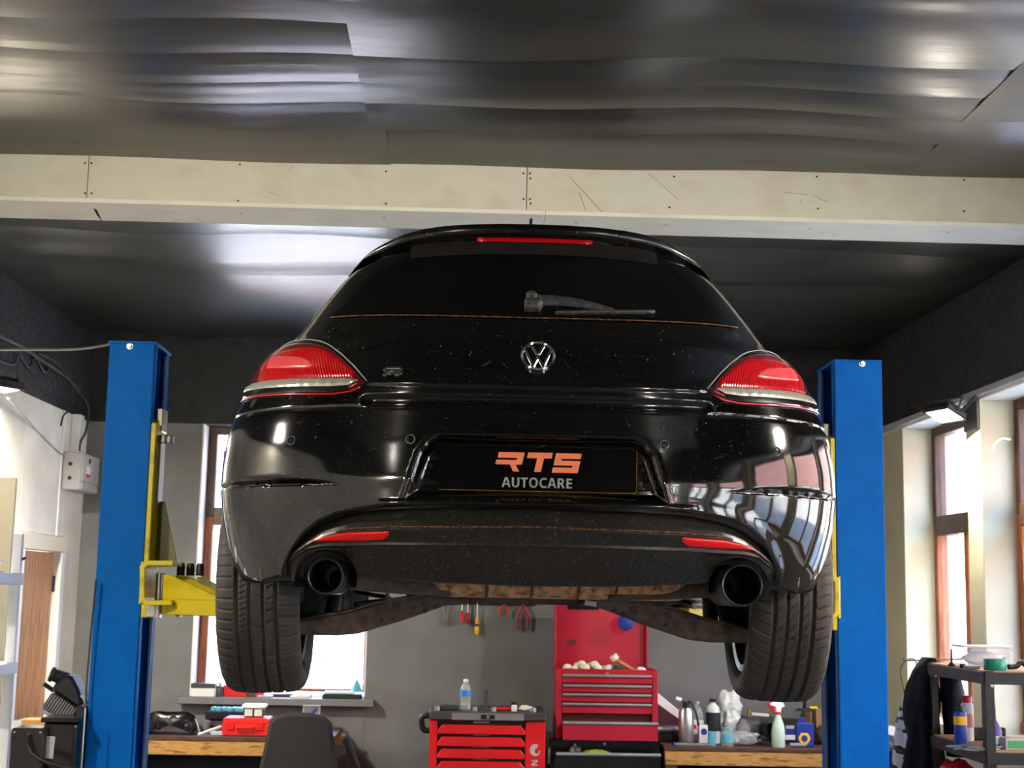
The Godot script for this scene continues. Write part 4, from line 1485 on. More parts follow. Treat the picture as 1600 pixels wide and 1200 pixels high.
func lift() -> void:
	for s: float in [-1.0, 1.0]:
		var left := s < 0
		var xo := -1.511 if left else 1.741
		var xi := -1.322 if left else 1.538
		var zf := -5.9
		var zb := -6.19
		var topy := 2.66 if left else 2.655
		var org := Vector3((xo + xi) / 2, 0, (zf + zb) / 2)
		var o := thing("lift_column", "blue steel lift column on the left, black motor unit fixed to its side" if left else "blue steel lift column on the right, in front of the bright windows", "car lift", org, 0.0, "two-post lift columns")
		var st := begin()
		var t := 0.009
		var bx := func(x0: float, x1: float, z0: float, z1: float) -> void:
			put_box(st, Vector3(absf(x1 - x0), topy - 0.02, absf(z1 - z0)), 0.0025, Transform3D(Basis(), Vector3((x0 + x1) / 2, topy / 2, (z0 + z1) / 2) - Vector3(org.x, 0, org.z)))
		bx.call(xo, xo - s * -1.0 * 0.0 + (t if left else -t), zf - 0.001, zb + 0.001)
		bx.call(xo, xi, zf, zf - t)
		bx.call(xo, xi, zb, zb + t)
		bx.call(xi, xi + s * t, zf, zf - 0.05)
		bx.call(xi, xi + s * t, zb, zb + 0.05)
		add(o, "column", done(st), M.lift_blue)
		add(o, "top_cap", box(0.205, 0.012, 0.30, 0.003), M.lift_blue, Vector3(s * 0.0, topy - 0.006, 0))
		add(o, "base_plate", box(0.215, 0.02, 0.5, 0.004), M.lift_blue, Vector3(0, 0.01, 0))
		var bp := P(203 if left else 1347, 541 if left else 568, 5.9)
		var bolt := add(o, "bolt", rod(Vector3(0, 0, 0), Vector3(0, 0, 0.012), 0.0095, 6), M.zinc, Vector3(bp.x - org.x, bp.y, zf - org.z))
		add(bolt, "washer", rod(Vector3(0, 0, 0), Vector3(0, 0, 0.003), 0.014, 16), M.zinc)
		add(o, "edge_strip", box(0.012, topy - 0.05, 0.003, 0.001), M.alu, Vector3(xi - org.x + s * 0.006, topy / 2, zb - org.z + 0.052))
		# carriage that climbs inside the column
		var car_ := Node3D.new()
		car_.name = "carriage"
		o.add_child(car_, true)
		car_.position = Vector3(xi - org.x, 0, 0)
		st = begin()
		put_box(st, Vector3(0.07, 0.82, 0.16), 0.005, Transform3D(Basis(), Vector3(s * 0.018, 1.93, 0)))
		put_box(st, Vector3(0.022, 0.80, 0.20), 0.004, Transform3D(Basis(), Vector3(-s * 0.012, 1.92, 0.045)))
		add(car_, "carriage_body", done(st), M.lift_yellow)
		add(car_, "slide_block", box(0.03, 0.10, 0.10, 0.004), M.zinc, Vector3(-s * 0.016, 2.34, 0.02))
		add(car_, "slide_plate", box(0.024, 0.27, 0.09, 0.003), M.zinc, Vector3(-s * 0.020, 2.12, 0.04))
		# zip-tied hose guide
		var hg := add(car_, "hose_guide", box(0.075, 0.03, 0.03, 0.004), M.light_grey, Vector3(-s * 0.055, 2.255, 0.09))
		for i in 3:
			add(hg, "tie", box(0.012, 0.036, 0.036, 0.003), M.black, Vector3(-s * (-0.024 + 0.024 * i), 0, 0))
		# gusset plate standing out over the arms
		var g := []
		for q in [[0.0, 1.74], [0.02, 2.0], [0.05, 2.0], [0.115, 1.74]]:
			g.append(Vector2(-s * q[0], q[1]))
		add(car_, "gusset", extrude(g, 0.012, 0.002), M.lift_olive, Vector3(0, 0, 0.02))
		# yoke: a C of plate that holds the arm pins
		var zc := -5.66
		var yk: Array
		if left:
			yk = [[272, 876], [229, 876], [220, 884], [220, 937], [228, 946], [270, 946], [270, 938], [232, 938], [228, 934], [228, 888], [232, 884], [272, 884]]
		else:
			yk = [[1278, 898], [1302, 898], [1310, 906], [1310, 960], [1302, 968], [1276, 968], [1276, 960], [1299, 960], [1302, 956], [1302, 910], [1299, 906], [1278, 906]]
		var yc := P(250 if left else 1290, 911 if left else 933, 5.66)
		var pp := PackedVector2Array(pix_poly(yk, 5.66, yc))
		st = begin()
		put_extrude(st, pp, 0.26, 0.003)
		var ym := add(car_, "yoke", done(st), M.lift_yellow)
		ym.position = Vector3(yc.x - xi, yc.y, zc - 0.13 - org.z + 0.02)
		add(car_, "yoke_web", box(0.012, 0.17, 0.24, 0.003), M.lift_yellow, Vector3(-s * 0.02, yc.y, 0.13))
		# two swing arms with pads
		for f: float in [1.0, -1.0]:
			var a := Vector3(-s * 0.145, 1.568 if left else 1.575, 0.30 if f > 0 else -0.12)
			var tip := Vector3(-s * 0.72, 1.568 if left else 1.575, 0.62 if f > 0 else -1.05)
			var arm := add(o, "swing_arm", beam_between(a, tip, 0.085, 0.062), M.lift_yellow, Vector3(xi - org.x, 0, 0))
			add(arm, "pivot_pin", rod(Vector3(a.x + s * 0.04, 1.52, a.z), Vector3(a.x + s * 0.04, 1.70, a.z), 0.017, 16), M.steel)
			# side plates that rise towards the pivot
			var pl := [Vector2(0.0, 0.03), Vector2(0.0, 0.125), Vector2(0.03, 0.125), Vector2(0.27, 0.045), Vector2(0.27, 0.03)]
			for k: float in [-1.0, 1.0]:
				var d := (tip - a).normalized()
				var side := d.cross(Vector3.UP).normalized()
				st = begin()
				put_extrude(st, PackedVector2Array(pl), 0.012, 0.002, Transform3D(Basis(d, Vector3.UP, d.cross(Vector3.UP)), a + side * k * 0.036))
				add(arm, "side_plate", done(st), M.lift_yellow)
			add(arm, "pad", lathe([Vector2(0, 0), Vector2(0.03, 0), Vector2(0.03, 0.02), Vector2(0.055, 0.022), Vector2(0.055, 0.034), Vector2(0, 0.034)], 24), M.black, tip + Vector3(s * 0.03, 0.028, 0))
			if f > 0:
				for k in 3:
					add(arm, "pad_adapter", lathe([Vector2(0, 0), Vector2(0.016, 0), Vector2(0.016, 0.035), Vector2(0.012, 0.05), Vector2(0, 0.05)], 14), M.black, a + Vector3(-s * (0.02 + 0.035 * k), 0.125, -0.10 - 0.02 * k))
	# bundle of small parts: the clip hanging under the left arm
	var hc := P(290, 960, 5.75)
	one("hook", "small pale metal hook hanging under the left yellow arm", "hook", tube(curve([hc + Vector3(-0.04, 0.015, 0), hc + Vector3(-0.035, -0.005, 0), hc + Vector3(-0.02, 0.0, 0), hc + Vector3(0.0, -0.004, 0), hc + Vector3(0.015, 0.0, 0), hc + Vector3(0.012, 0.012, 0)], 18), 0.004, 6), M.zinc)
	# hose across to the column top
	var h := [P(-40, 546, 6.6), P(40, 546, 6.4), P(110, 546, 6.2), P(150, 542, 6.05), P(176, 537, 5.97)]
	one("lift_hose", "thin grey hose running from the left wall to the top of the left lift column", "hose", tube(curve(h, 24), 0.006, 8), M.mid_grey)
	# power unit on the side of the left column
	var z := -5.84
	var pu := thing("power_unit", "black hydraulic motor and tank with a white label on the left column", "motor", Vector3(-1.511, 0, z))
	var tk := P(98, 1165, 5.84)
	add(pu, "tank", extrude(rounded(0.13, 0.30, 0.02), 0.16, 0.012), M.black_gloss, Vector3(tk.x + 1.511 + 0.005, tk.y - 0.05, 0))
	var bl := P(52, 1165, 5.80)
	var cbx := add(pu, "control_box", box(0.125, 0.19, 0.14, 0.006), M.black, Vector3(bl.x + 1.511, bl.y - 0.02, 0.06))
	for q in [[-0.05, 0.08], [0.05, 0.08], [-0.05, -0.08], [0.05, -0.08]]:
		add(cbx, "screw", rod(Vector3.ZERO, Vector3(0, 0, 0.003), 0.004, 8), M.steel, Vector3(q[0], q[1], 0.069))
	add(pu, "lid", box(0.15, 0.018, 0.17, 0.005), M.black_gloss, Vector3(tk.x + 1.511 + 0.005, tk.y + 0.105, 0))
	var lb := P(76, 1168, 5.75)
	add(pu, "label_plate", box(0.038, 0.085, 0.002, 0.0005), M.light_grey, Vector3(lb.x + 1.511, lb.y, 0.082), Vector3(0, 0, -3))
	add(pu, "bracket", box(0.03, 0.3, 0.10, 0.004), M.black, Vector3(-0.018, 1.02, -0.05))
	add(pu, "clamp_strap", box(0.006, 0.3, 0.006, 0.001), M.steel, Vector3(P(124, 1170, 5.7).x + 1.511, 1.02, 0.09))
	add(pu, "cable", tube(curve([P(45, 1148, 5.7) - pu.position, P(44, 1165, 5.66) - pu.position, P(55, 1182, 5.64) - pu.position, P(85, 1195, 5.64) - pu.position, P(125, 1203, 5.66) - pu.position], 20), 0.008, 8), M.black)
	# cable that runs down the column's outer edge
	var wire := []
	for q in [[150, 905], [147, 940], [141, 1000], [136, 1060], [134, 1100], [133, 1140]]:
		wire.append(P(q[0], q[1], 5.86))
	one("cable", "thin dark cable running down the outer edge of the left column", "cable", tube(curve(wire, 20), 0.004, 6), M.dark_grey)
	# pale hose loop behind the motor
	var loop := []
	for q in [[122, 1128], [130, 1122], [134, 1105], [132, 1092], [126, 1088], [123, 1096], [124, 1112]]:
		loop.append(P(q[0], q[1], 5.95))
	one("hose", "pale looped hose between the black motor and the left column", "hose", tube(curve(loop, 30), 0.007, 8), M.light_grey)
	# ribbed intercooler lying on the motor
	var ic := thing("intercooler", "used car intercooler with black end duct, lying on the motor unit", "car part", P(92, 1126, 6.0))
	var B := Basis(Vector3.BACK, deg_to_rad(-32.0))
	st_core(ic, B)
	# wire at the right column
	var rw := []
	for q in [[1296, 968], [1297, 985], [1294, 1000], [1290, 1012], [1285, 1010]]:
		rw.append(P(q[0], q[1], 5.75))
	one("safety_cable", "thin wire hanging under the yellow yoke of the right column", "cable", tube(curve(rw, 20), 0.002, 6), M.steel)


func st_core(ic: Node3D, B: Basis) -> void:
	var st := begin()
	var c := Vector3(0.02, 0.055, 0)
	put_box(st, Vector3(0.13, 0.07, 0.14), 0.006, Transform3D(B, c))
	add(ic, "core", done(st), M.dark_grey)
	for i in 11:
		st = begin()
		put_box(st, Vector3(0.004, 0.074, 0.146), 0.001, Transform3D(B, c + B * Vector3(-0.055 + 0.011 * i, 0, 0)))
		add(ic, "fin", done(st), M.alu)
	st = begin()
	put_extrude(st, PackedVector2Array([Vector2(-0.075, 0.02), Vector2(0.07, 0.02), Vector2(0.06, 0.05), Vector2(0.015, 0.085), Vector2(-0.035, 0.11), Vector2(-0.062, 0.10), Vector2(-0.075, 0.06)]), 0.13, 0.012, Transform3D(B, c + B * Vector3(0, 0.018, 0)))
	add(ic, "end_tank", done(st), M.black)
	st = begin()
	var a := c + B * Vector3(-0.05, 0.10, 0.02)
	put_cyl(st, a, a + Vector3(-0.055, 0.02, 0.02), 0.028, 18, 0.026)
	put_cyl(st, a + Vector3(-0.052, 0.019, 0.019), a + Vector3(-0.066, 0.024, 0.024), 0.031, 18)
	add(ic, "inlet_pipe", done(st), M.black)
	add(ic, "stub", rod(c + B * Vector3(-0.07, 0.035, 0.03), c + B * Vector3(-0.115, 0.04, 0.05), 0.009, 10), M.black)
	st = begin()
	put_extrude(st, PackedVector2Array([Vector2(-0.07, -0.03), Vector2(0.07, -0.03), Vector2(0.062, -0.055), Vector2(-0.06, -0.055)]), 0.13, 0.008, Transform3D(B, c))
	add(ic, "side_tank", done(st), M.alu)


# ---------------------------------------------------------------- lamps, boxes and cables on the walls
func flood(called_label: String, at: Vector3, n: Vector3, energy: float) -> void:
	var o := thing("flood_lamp", called_label, "lamp", at, 0.0, "wall flood lamps")
	var B := Basis.looking_at(n, Vector3.UP)   # -z along the beam
	o.basis = B
	add(o, "housing", box(0.205, 0.14, 0.035, 0.008), M.black, Vector3(0, 0, 0.022))
	for i in 7:
		add(o, "cooling_fin", box(0.006, 0.11, 0.02, 0.001), M.black, Vector3(-0.075 + 0.025 * i, 0, 0.048))
	add(o, "bezel", box(0.208, 0.010, 0.012, 0.002), M.dark_grey, Vector3(0, 0.066, -0.0))
	add(o, "bezel", box(0.208, 0.010, 0.012, 0.002), M.dark_grey, Vector3(0, -0.066, -0.0))
	add(o, "lit_panel", box(0.185, 0.118, 0.004, 0.001), M.led, Vector3(0, 0, 0.002))
	add(o, "bracket", tube([Vector3(-0.105, 0, 0.02), Vector3(-0.115, 0.01, 0.10), Vector3(0.115, 0.01, 0.10), Vector3(0.105, 0, 0.02)], 0.006, 6), M.dark_grey)
	var l := AreaLight3D.new()
	l.name = "lamp_light"
	l.area_size = Vector2(0.18, 0.115)
	l.light_color = Color(1.0, 0.965, 0.90)
	l.light_energy = energy
	l.area_range = 14.0
	l.area_attenuation = 2.0
	l.shadow_enabled = true
	l.position = Vector3(0, 0, -0.006)
	o.add_child(l)


const LAMP := 5.0


func wall_fittings() -> void:
	flood("lit floodlight fixed above the right-hand windows", P(1475, 650, 7.6), Vector3(-0.42, -0.90, 0.14), LAMP * 0.9)
	flood("lit floodlight on the left wall above the white panelling", P(1, 608, 7.4), Vector3(0.10, -0.99, 0.05), LAMP * 2.0)
	flood("floodlight high on the left wall beside the camera", Vector3(-2.42, 2.86, -3.5), Vector3(0.6, -0.75, -0.1), LAMP * 1.1)
	flood("floodlight high on the right wall beside the camera", Vector3(2.56, 2.86, -3.5), Vector3(-0.6, -0.75, -0.1), LAMP)
	flood("floodlight high on the left wall behind the camera", Vector3(-2.42, 2.86, 1.6), Vector3(0.5, -0.70, -0.5), LAMP)
	flood("floodlight high on the right wall behind the camera", Vector3(2.56, 2.86, 1.6), Vector3(-0.5, -0.70, -0.5), LAMP)
	# arm that carries the right lamp
	one("lamp_arm", "dark bracket arm carrying the right floodlight from the wall", "bracket", tube([P(1499, 645, 7.6), P(1512, 634, 7.6), Vector3(XR, 2.80, -7.4)], 0.011, 8), M.dark_grey)
	# electrical box on the left wall
	var y0 := P(112, 765, 9.16).y
	var y1 := P(112, 706, 9.16).y
	var eb := thing("fuse_box", "grey metal electrical cabinet with a red warning sticker on the left wall", "fuse box", Vector3(XL, y0, -9.36))
	add(eb, "case", box(0.12, y1 - y0, 0.40, 0.005), M.light_grey, Vector3(0.06, (y1 - y0) / 2, 0))
	add(eb, "cabinet_door", box(0.012, y1 - y0 - 0.06, 0.385, 0.003), M.light_grey, Vector3(0.126, (y1 - y0) / 2 + 0.024, 0))
	add(eb, "lower_cover", box(0.010, 0.045, 0.385, 0.002), M.light_grey, Vector3(0.125, 0.026, 0))
	add(eb, "handle", box(0.012, 0.03, 0.016, 0.003), M.black, Vector3(0.136, 0.195, 0.06))
	add(eb, "sticker", box(0.002, 0.05, 0.09, 0.0005), M.white, Vector3(0.1325, 0.135, 0.07))
	add(eb, "warning_sticker", box(0.0022, 0.022, 0.09, 0.0005), M.orange_red, Vector3(0.1326, 0.098, 0.07))
	for y: float in [0.075, 0.165]:
		add(eb, "knockout", rod(Vector3(0.05, y, 0.199), Vector3(0.05, y, 0.206), 0.013, 16), M.black)
	# trunking that feeds it
	var t0 := P(112, 706, 9.2)
	one("cable_trunking", "white vertical trunking above the grey electrical cabinet", "trunking", box(0.06, 0.26, 0.10, 0.004), M.white, Vector3(XL + 0.03, y1 + 0.13, -9.34))
	var cb := func(lbl: String, pts: Array, r: float, m: Material) -> void:
		var w := []
		for q in pts:
			var wp := P(q[0], q[1], q[2])
			# keep clear of the side walls
			if wp.x < XL + r + 0.006:
				wp = P(q[0], q[1], q[2] * (XL + r + 0.006) / wp.x)
			w.append(wp)
		one("cable", lbl, "cable", tube(curve(w, 28), r, 6), m)
	cb.call("dark cable curving down into the top of the electrical cabinet", [[95, 665, 9.0], [99, 650, 9.05], [108, 640, 9.1], [115, 620, 9.2], [108, 590, 9.2], [85, 565, 9.1], [60, 552, 8.9]], 0.006, M.dark_grey)
	cb.call("pair of grey cables dropping from the black wall to the cabinet", [[124, 705, 9.3], [126, 690, 9.3], [134, 675, 9.3], [138, 650, 9.35], [136, 630, 9.35], [120, 610, 9.3], [104, 580, 9.2]], 0.008, M.dark_grey)
	cb.call("white cable hanging from the left floodlight to the electrical cabinet", [[12, 622, 7.5], [30, 640, 8.0], [60, 675, 8.6], [85, 700, 9.0], [100, 713, 9.14]], 0.004, M.light_grey)
	cb.call("coiled cables slung along the black wall above the left floodlight", [[-10, 560, 8.0], [20, 570, 8.2], [30, 555, 8.3], [45, 575, 8.5], [55, 558, 8.6], [70, 582, 8.8], [80, 568, 8.9], [92, 590, 9.05]], 0.007, M.dark_grey)
	cb.call("dark cable tray edge running along the upper left wall", [[-10, 520, 7.9], [30, 540, 8.3], [70, 566, 8.8], [104, 590, 9.2], [125, 610, 9.5]], 0.012, M.dark_grey)
	cb.call("dark cable drooping from the right floodlight bracket along the black wall", [[1425, 632, 7.9], [1440, 640, 7.75], [1455, 641, 7.65], [1468, 634, 7.6], [1480, 626, 7.6], [1492, 630, 7.6]], 0.004, M.dark_grey)
	cb.call("short white cable tail stuck to the second window reveal", [[1550, 702, 7.4], [1556, 692, 7.4], [1566, 686, 7.4], [1578, 687, 7.35]], 0.006, M.white)
	# steel plate at the head of the pillar
	var pp := P(1530, 657, 7.7)
	one("junction_plate", "grey steel plate at the head of the window pillar", "plate", box(0.012, 0.15, 0.21, 0.003), M.mid_grey, Vector3(XR - 0.006, 2.65, -7.64))


# ---------------------------------------------------------------- left end of the room
func left_corner() -> void:
	# white racking at the far left
	var z := -5.9
	var x1 := P(27, 1000, 6.3).x
	var o := thing("shelf_rack", "white metal shelf rack at the left edge, in front of the door", "shelf", Vector3(x1, 0, z))
	for q in [[0.0, 0.0], [-0.5, 0.0], [0.0, -0.36], [-0.5, -0.36]]:
		add(o, "upright", extrude([Vector2(-0.02, 0), Vector2(0.02, 0), Vector2(0.02, 1.86), Vector2(-0.02, 1.86)], 0.03, 0.002), M.black if q[1] == 0.0 else M.white, Vector3(q[0] - 0.012, 0, q[1]))
	for y: float in [P(14, 904, 5.9).y, P(10, 1051, 5.9).y, 0.8, 0.3]:
		add(o, "shelf", box(0.54, 0.05, 0.38, 0.004), M.white, Vector3(-0.25, y, -0.18))
	var tr := thing("tray", "pale wire tray of small parts on the top of the white rack", "tray", Vector3(x1 - 0.12, P(14, 904, 5.9).y + 0.026, z - 0.12))
	add(tr, "tray_base", box(0.2, 0.006, 0.2, 0.001), M.light_grey, Vector3(0, 0.003, 0))
	for i in 5:
		add(tr, "tray_wire", tube([Vector3(-0.1 + 0.05 * i, 0.005, 0.1), Vector3(-0.1 + 0.05 * i, 0.04 + 0.012 * (i % 2), 0.1), Vector3(-0.1 + 0.05 * i, 0.06, 0.0), Vector3(-0.1 + 0.05 * i, 0.04, -0.1)], 0.004, 6), M.light_grey)
	one("hook_bar", "small black hook sticking out beside the white rack's top shelf", "hook", tube([P(23, 884, 6.27), P(30, 877, 6.27), P(37, 873, 6.27), P(39, 872, 6.25)], 0.006, 6), M.black)
	# pale board standing behind the rack
	var bt := P(27, 745, 7.2)
	one("board", "tall pale board leaning on the left wall behind the white rack", "board", box(0.55, bt.y, 0.02, 0.003), M.cream, Vector3(bt.x - 0.275, bt.y / 2, -7.2))
	# low cupboard under the door sight line
	var ct := P(70, 1138, 7.9)
	var c := thing("cupboard", "low grey cupboard in front of the wooden door", "cupboard", Vector3(-2.25, 0, -7.95))
	add(c, "body", box(0.6, ct.y - 0.02, 0.5, 0.006), M.mid_grey, Vector3(0, ct.y / 2 - 0.01, 0))
	add(c, "worktop", box(0.64, 0.03, 0.54, 0.004), M.grey_wall, Vector3(0, ct.y - 0.005, 0))
	for s: float in [-1.0, 1.0]:
		var d := add(c, "door", box(0.285, ct.y - 0.12, 0.016, 0.003), M.mid_grey, Vector3(s * 0.148, ct.y / 2, 0.255))
		add(d, "handle", rod(Vector3(-s * 0.11, 0.05, 0.02), Vector3(-s * 0.11, 0.17, 0.02), 0.006, 8), M.steel)
	one("carton", "small brown cardboard box on the grey cupboard by the door", "box", box(0.16, 0.05, 0.12, 0.003), M.card, Vector3(P(62, 1133, 7.8).x, ct.y + 0.035, -7.8))


# ---------------------------------------------------------------- benches and tools at the back
func bottle(called: String, label: String, cat: String, base: Vector3, prof: Array, m: Material, cap_m: Material, cap_y: float, cap_r: float, cap_h: float, band: Array, group := "") -> Node3D:
	var o := thing(called, label, cat, base, 0.0, group)
	add(o, "body", lathe(prof, 20), m)
	add(o, "cap", cyl(cap_r, cap_h, 16), cap_m, Vector3(0, cap_y, 0))
	if band.size():
		add(o, "label_band", lathe([Vector2(band[0] + 0.0004, band[1]), Vector2(band[0] + 0.0012, band[1] + 0.001), Vector2(band[0] + 0.0012, band[2] - 0.001), Vector2(band[0] + 0.0004, band[2])], 20), band[3])
	return o


func bench(label: String, x0: float, x1: float, zf: float, zb: float, y: float, leg_x: Array) -> Node3D:
	var o := thing("workbench", label, "workbench", Vector3((x0 + x1) / 2, 0, (zf + zb) / 2))
	var w := x1 - x0
	var d := zf - zb
	add(o, "top_board", box(w, 0.028, d, 0.003), M.bench_top, Vector3(0, y - 0.014, 0))
	add(o, "front_rail", box(w - 0.01, 0.085, 0.035, 0.004), M.pine, Vector3(0, y - 0.071, d / 2 - 0.02))
	add(o, "back_rail", box(w - 0.01, 0.085, 0.035, 0.004), M.pine, Vector3(0, y - 0.071, -d / 2 + 0.02))
	for x: float in leg_x:
		for z: float in [d / 2 - 0.05, -d / 2 + 0.05]:
			add(o, "leg", box(0.075, y - 0.03, 0.06, 0.004), M.pine, Vector3(x, (y - 0.03) / 2, z - (0.0 if z < 0 else 0.02)))
	add(o, "lower_shelf", box(w - 0.1, 0.02, d - 0.1, 0.003), M.black, Vector3(0, 0.25, 0))
	return o


func left_bench() -> void:
	var zf := 8.95
	var a := P(210, 1150, zf)
	var b := P(520, 1152, zf)
	var y := (P(330, 1151, zf)).y
	var bx: Node3D = bench("wooden workbench under the back window, dark top and pale front rail", a.x - 0.1, b.x, -zf, ZB + 0.02, y, [-0.62, 0.55])
	add(bx, "front_panel", box(b.x - a.x - 0.1, y - 0.12, 0.02, 0.003), M.navy, Vector3(0, (y - 0.12) / 2 + 0.005, -zf - 0.12 - bx.position.z))
	# headlamp lying on the bench
	var h := thing("headlamp", "black car headlamp unit lying on the left workbench", "car part", Vector3(P(272, 1140, 9.15).x, y, -9.15))
	var rows := []
	for i in 13:
		var t := i / 12.0
		var row := PackedVector3Array()
		for k in 25:
			var an := PI * k / 24.0
			var w := 0.17 * (1.0 - 0.15 * t)
			var x := -w * cos(an)
			var hh := (0.155 * pow(sin(an), 0.7) * (1.0 + 0.12 * sin(an * 3.0))) * (1.0 - 0.6 * t * t)
			row.append(Vector3(x, hh, 0.11 - 0.22 * t))
		rows.append(row)
	add(h, "shell", sheet(rows, true), M.black_gloss)
	add(h, "lens_cover", sheet([rows[0], offs(rows[0], 0.85, 0.016), offs(rows[0], 0.45, 0.03), offs(rows[0], 0.02, 0.034)], false), M.black_gloss)
	for q in [[0.02, 0.085, 0.032, M.steel], [0.10, 0.06, 0.030, M.dark_grey], [-0.07, 0.05, 0.022, M.black]]:
		var pj := add(h, "projector", lathe([Vector2(q[2], -0.02), Vector2(q[2], 0.012), Vector2(q[2] * 0.8, 0.018), Vector2(q[2] * 0.6, 0.008), Vector2(0, 0.006)], 22, Transform3D(Basis(Vector3.RIGHT, PI / 2), Vector3())), M.black, Vector3(q[0], q[1], 0.125))
		add(pj, "bulb_cap", lathe([Vector2(q[2] * 0.5, 0.0), Vector2(q[2] * 0.4, 0.014), Vector2(0, 0.018)], 16, Transform3D(Basis(Vector3.RIGHT, PI / 2), Vector3())), q[3])
	add(h, "chrome_strip", tube(curve([Vector3(0.10, 0.13, 0.10), Vector3(0.15, 0.09, 0.11), Vector3(0.175, 0.02, 0.11), Vector3(0.17, 0.0, 0.11)], 12), 0.006, 6), M.steel)
	# red tool case with a white charger on it
	var rc := thing("tool_case", "red plastic tool case on the left workbench", "tool case", Vector3(P(386, 1150, 9.1).x, y, -9.12))
	add(rc, "case_body", extrude(rounded(0.285, 0.075, 0.012), 0.22, 0.006), M.orange_red, Vector3(0, 0.0375, 0))
	add(rc, "case_lid", extrude(rounded(0.28, 0.034, 0.012), 0.21, 0.006), M.orange_red, Vector3(0, 0.090, 0))
	for x: float in [-0.09, 0.09]:
		add(rc, "latch", box(0.045, 0.05, 0.012, 0.003), M.red, Vector3(x, 0.06, 0.114))
	add(rc, "carry_handle", tube([Vector3(-0.05, 0.05, 0.11), Vector3(-0.05, 0.05, 0.135), Vector3(0.05, 0.05, 0.135), Vector3(0.05, 0.05, 0.11)], 0.008, 6), M.red)
	var ch := thing("charger", "white battery charger standing on the red tool case", "charger", Vector3(P(396, 1128, 9.1).x, y + 0.108, -9.13))
	add(ch, "charger_body", extrude(rounded(0.12, 0.05, 0.008), 0.1, 0.004), M.black, Vector3(0, 0.027, 0))
	add(ch, "charger_lid", extrude(rounded(0.145, 0.025, 0.01), 0.12, 0.006), M.white, Vector3(0, 0.066, 0))
	for x: float in [-0.03, 0.03]:
		add(ch, "white_panel", box(0.048, 0.042, 0.008, 0.003), M.cloudy, Vector3(x, 0.027, 0.052))
	var bt := thing("parts_tray", "dark blue tray of small packets behind the red tool case", "tray", Vector3(P(352, 1128, 9.3).x, y, -9.32))
	add(bt, "tray_body", box(0.24, 0.05, 0.16, 0.006), M.navy, Vector3(0, 0.10, 0))
	add(bt, "tray_stand", box(0.2, 0.075, 0.12, 0.004), M.dark_grey, Vector3(0, 0.0375, 0))
	for i in 6:
		add(bt, "packet", box(0.034, 0.03, 0.05, 0.008), M.cyan, Vector3(-0.08 + 0.034 * i, 0.135, 0.02 * (i % 2)), Vector3(0, 13 * i, 10))
	one("knife", "white utility knife lying on the left workbench by the headlamp", "knife", extrude([Vector2(-0.07, -0.035), Vector2(-0.06, -0.042), Vector2(0.068, 0.03), Vector2(0.06, 0.04)], 0.02, 0.003), M.white, Vector3(P(328, 1140, 9.02).x, y + 0.03, -9.02), Vector3(-50, 0, 0))
	one("paper_stack", "flat stack of pale papers on the left workbench beside the red case", "papers", box(0.13, 0.016, 0.14, 0.002), M.light_grey, Vector3(P(344, 1147, 9.05).x, y + 0.009, -9.08), Vector3(0, 12, 0))
	one("plastic_cup", "small dark grey plastic cup on the left workbench near the tray", "cup", lathe([Vector2(0, 0), Vector2(0.028, 0), Vector2(0.034, 0.07), Vector2(0.031, 0.07), Vector2(0.025, 0.006), Vector2(0, 0.006)], 18), M.mid_grey, Vector3(P(322, 1140, 9.2).x, y, -9.2))
	# window sill goods
	var sy := 0.93
	var zs := -9.69
	var sx := func(px: float) -> float: return P(px, 1095, 9.69).x
	var b1 := thing("carton", "low white and dark carton at the left end of the window sill", "box", Vector3(sx.call(318), sy, zs))
	add(b1, "carton_body", box(0.155, 0.055, 0.10, 0.003), M.white, Vector3(0, 0.0275, 0))
	add(b1, "carton_lid", box(0.158, 0.03, 0.103, 0.003), M.dark_grey, Vector3(0, 0.07, 0))
	one("spray_can", "short dark pot with a pointed cap between the sill boxes", "can", lathe([Vector2(0, 0), Vector2(0.024, 0), Vector2(0.024, 0.06), Vector2(0.018, 0.07), Vector2(0.006, 0.075), Vector2(0.004, 0.10), Vector2(0, 0.10)], 16), M.dark_grey, Vector3(sx.call(343), sy, zs + 0.02))
	var b2 := thing("carton", "long red carton lying on the window sill behind the tyre", "box", Vector3(sx.call(380), sy, zs - 0.03))
	add(b2, "carton_body", box(0.27, 0.075, 0.08, 0.003), M.red, Vector3(0, 0.0375, 0))
	add(b2, "carton_flap", box(0.06, 0.077, 0.083, 0.003), M.bench_top, Vector3(0.05, 0.0385, 0.002))
	one("flat_plate", "pale flat plate lying on the middle of the window sill", "lid", box(0.10, 0.014, 0.07, 0.003), M.light_grey, Vector3(sx.call(415), sy + 0.008, zs + 0.03))
	one("wood_strip", "dark brown strip of wood lying along the window sill", "strip", box(0.26, 0.022, 0.03, 0.002), M.bench_top, Vector3(sx.call(455), sy + 0.011, zs - 0.04))
	one("rag", "crumpled pink and white cloth on the window sill", "cloth", lump(0.07, 0.018, 0.03, 5), M.glove, Vector3(sx.call(470), sy + 0.008, zs + 0.02))
	var gb := thing("tool_case", "flat dark green case with a white cover on the right of the sill", "tool case", Vector3(sx.call(535), sy, zs))
	add(gb, "case_body", box(0.26, 0.03, 0.1, 0.004), mat(Color(0.07, 0.16, 0.14), 0.5), Vector3(0, 0.015, 0))
	add(gb, "cover", box(0.2, 0.016, 0.09, 0.004), M.white, Vector3(-0.02, 0.04, 0))
	one("funnel", "pale blue plastic funnel standing upside down on the sill, right corner", "funnel", lathe([Vector2(0.045, 0.05), Vector2(0.042, 0.052), Vector2(0.018, 0.10), Vector2(0.006, 0.125), Vector2(0.004, 0.16), Vector2(0.0, 0.16)], 20), M.cyan, Vector3(sx.call(556), sy - 0.002, zs - 0.03))
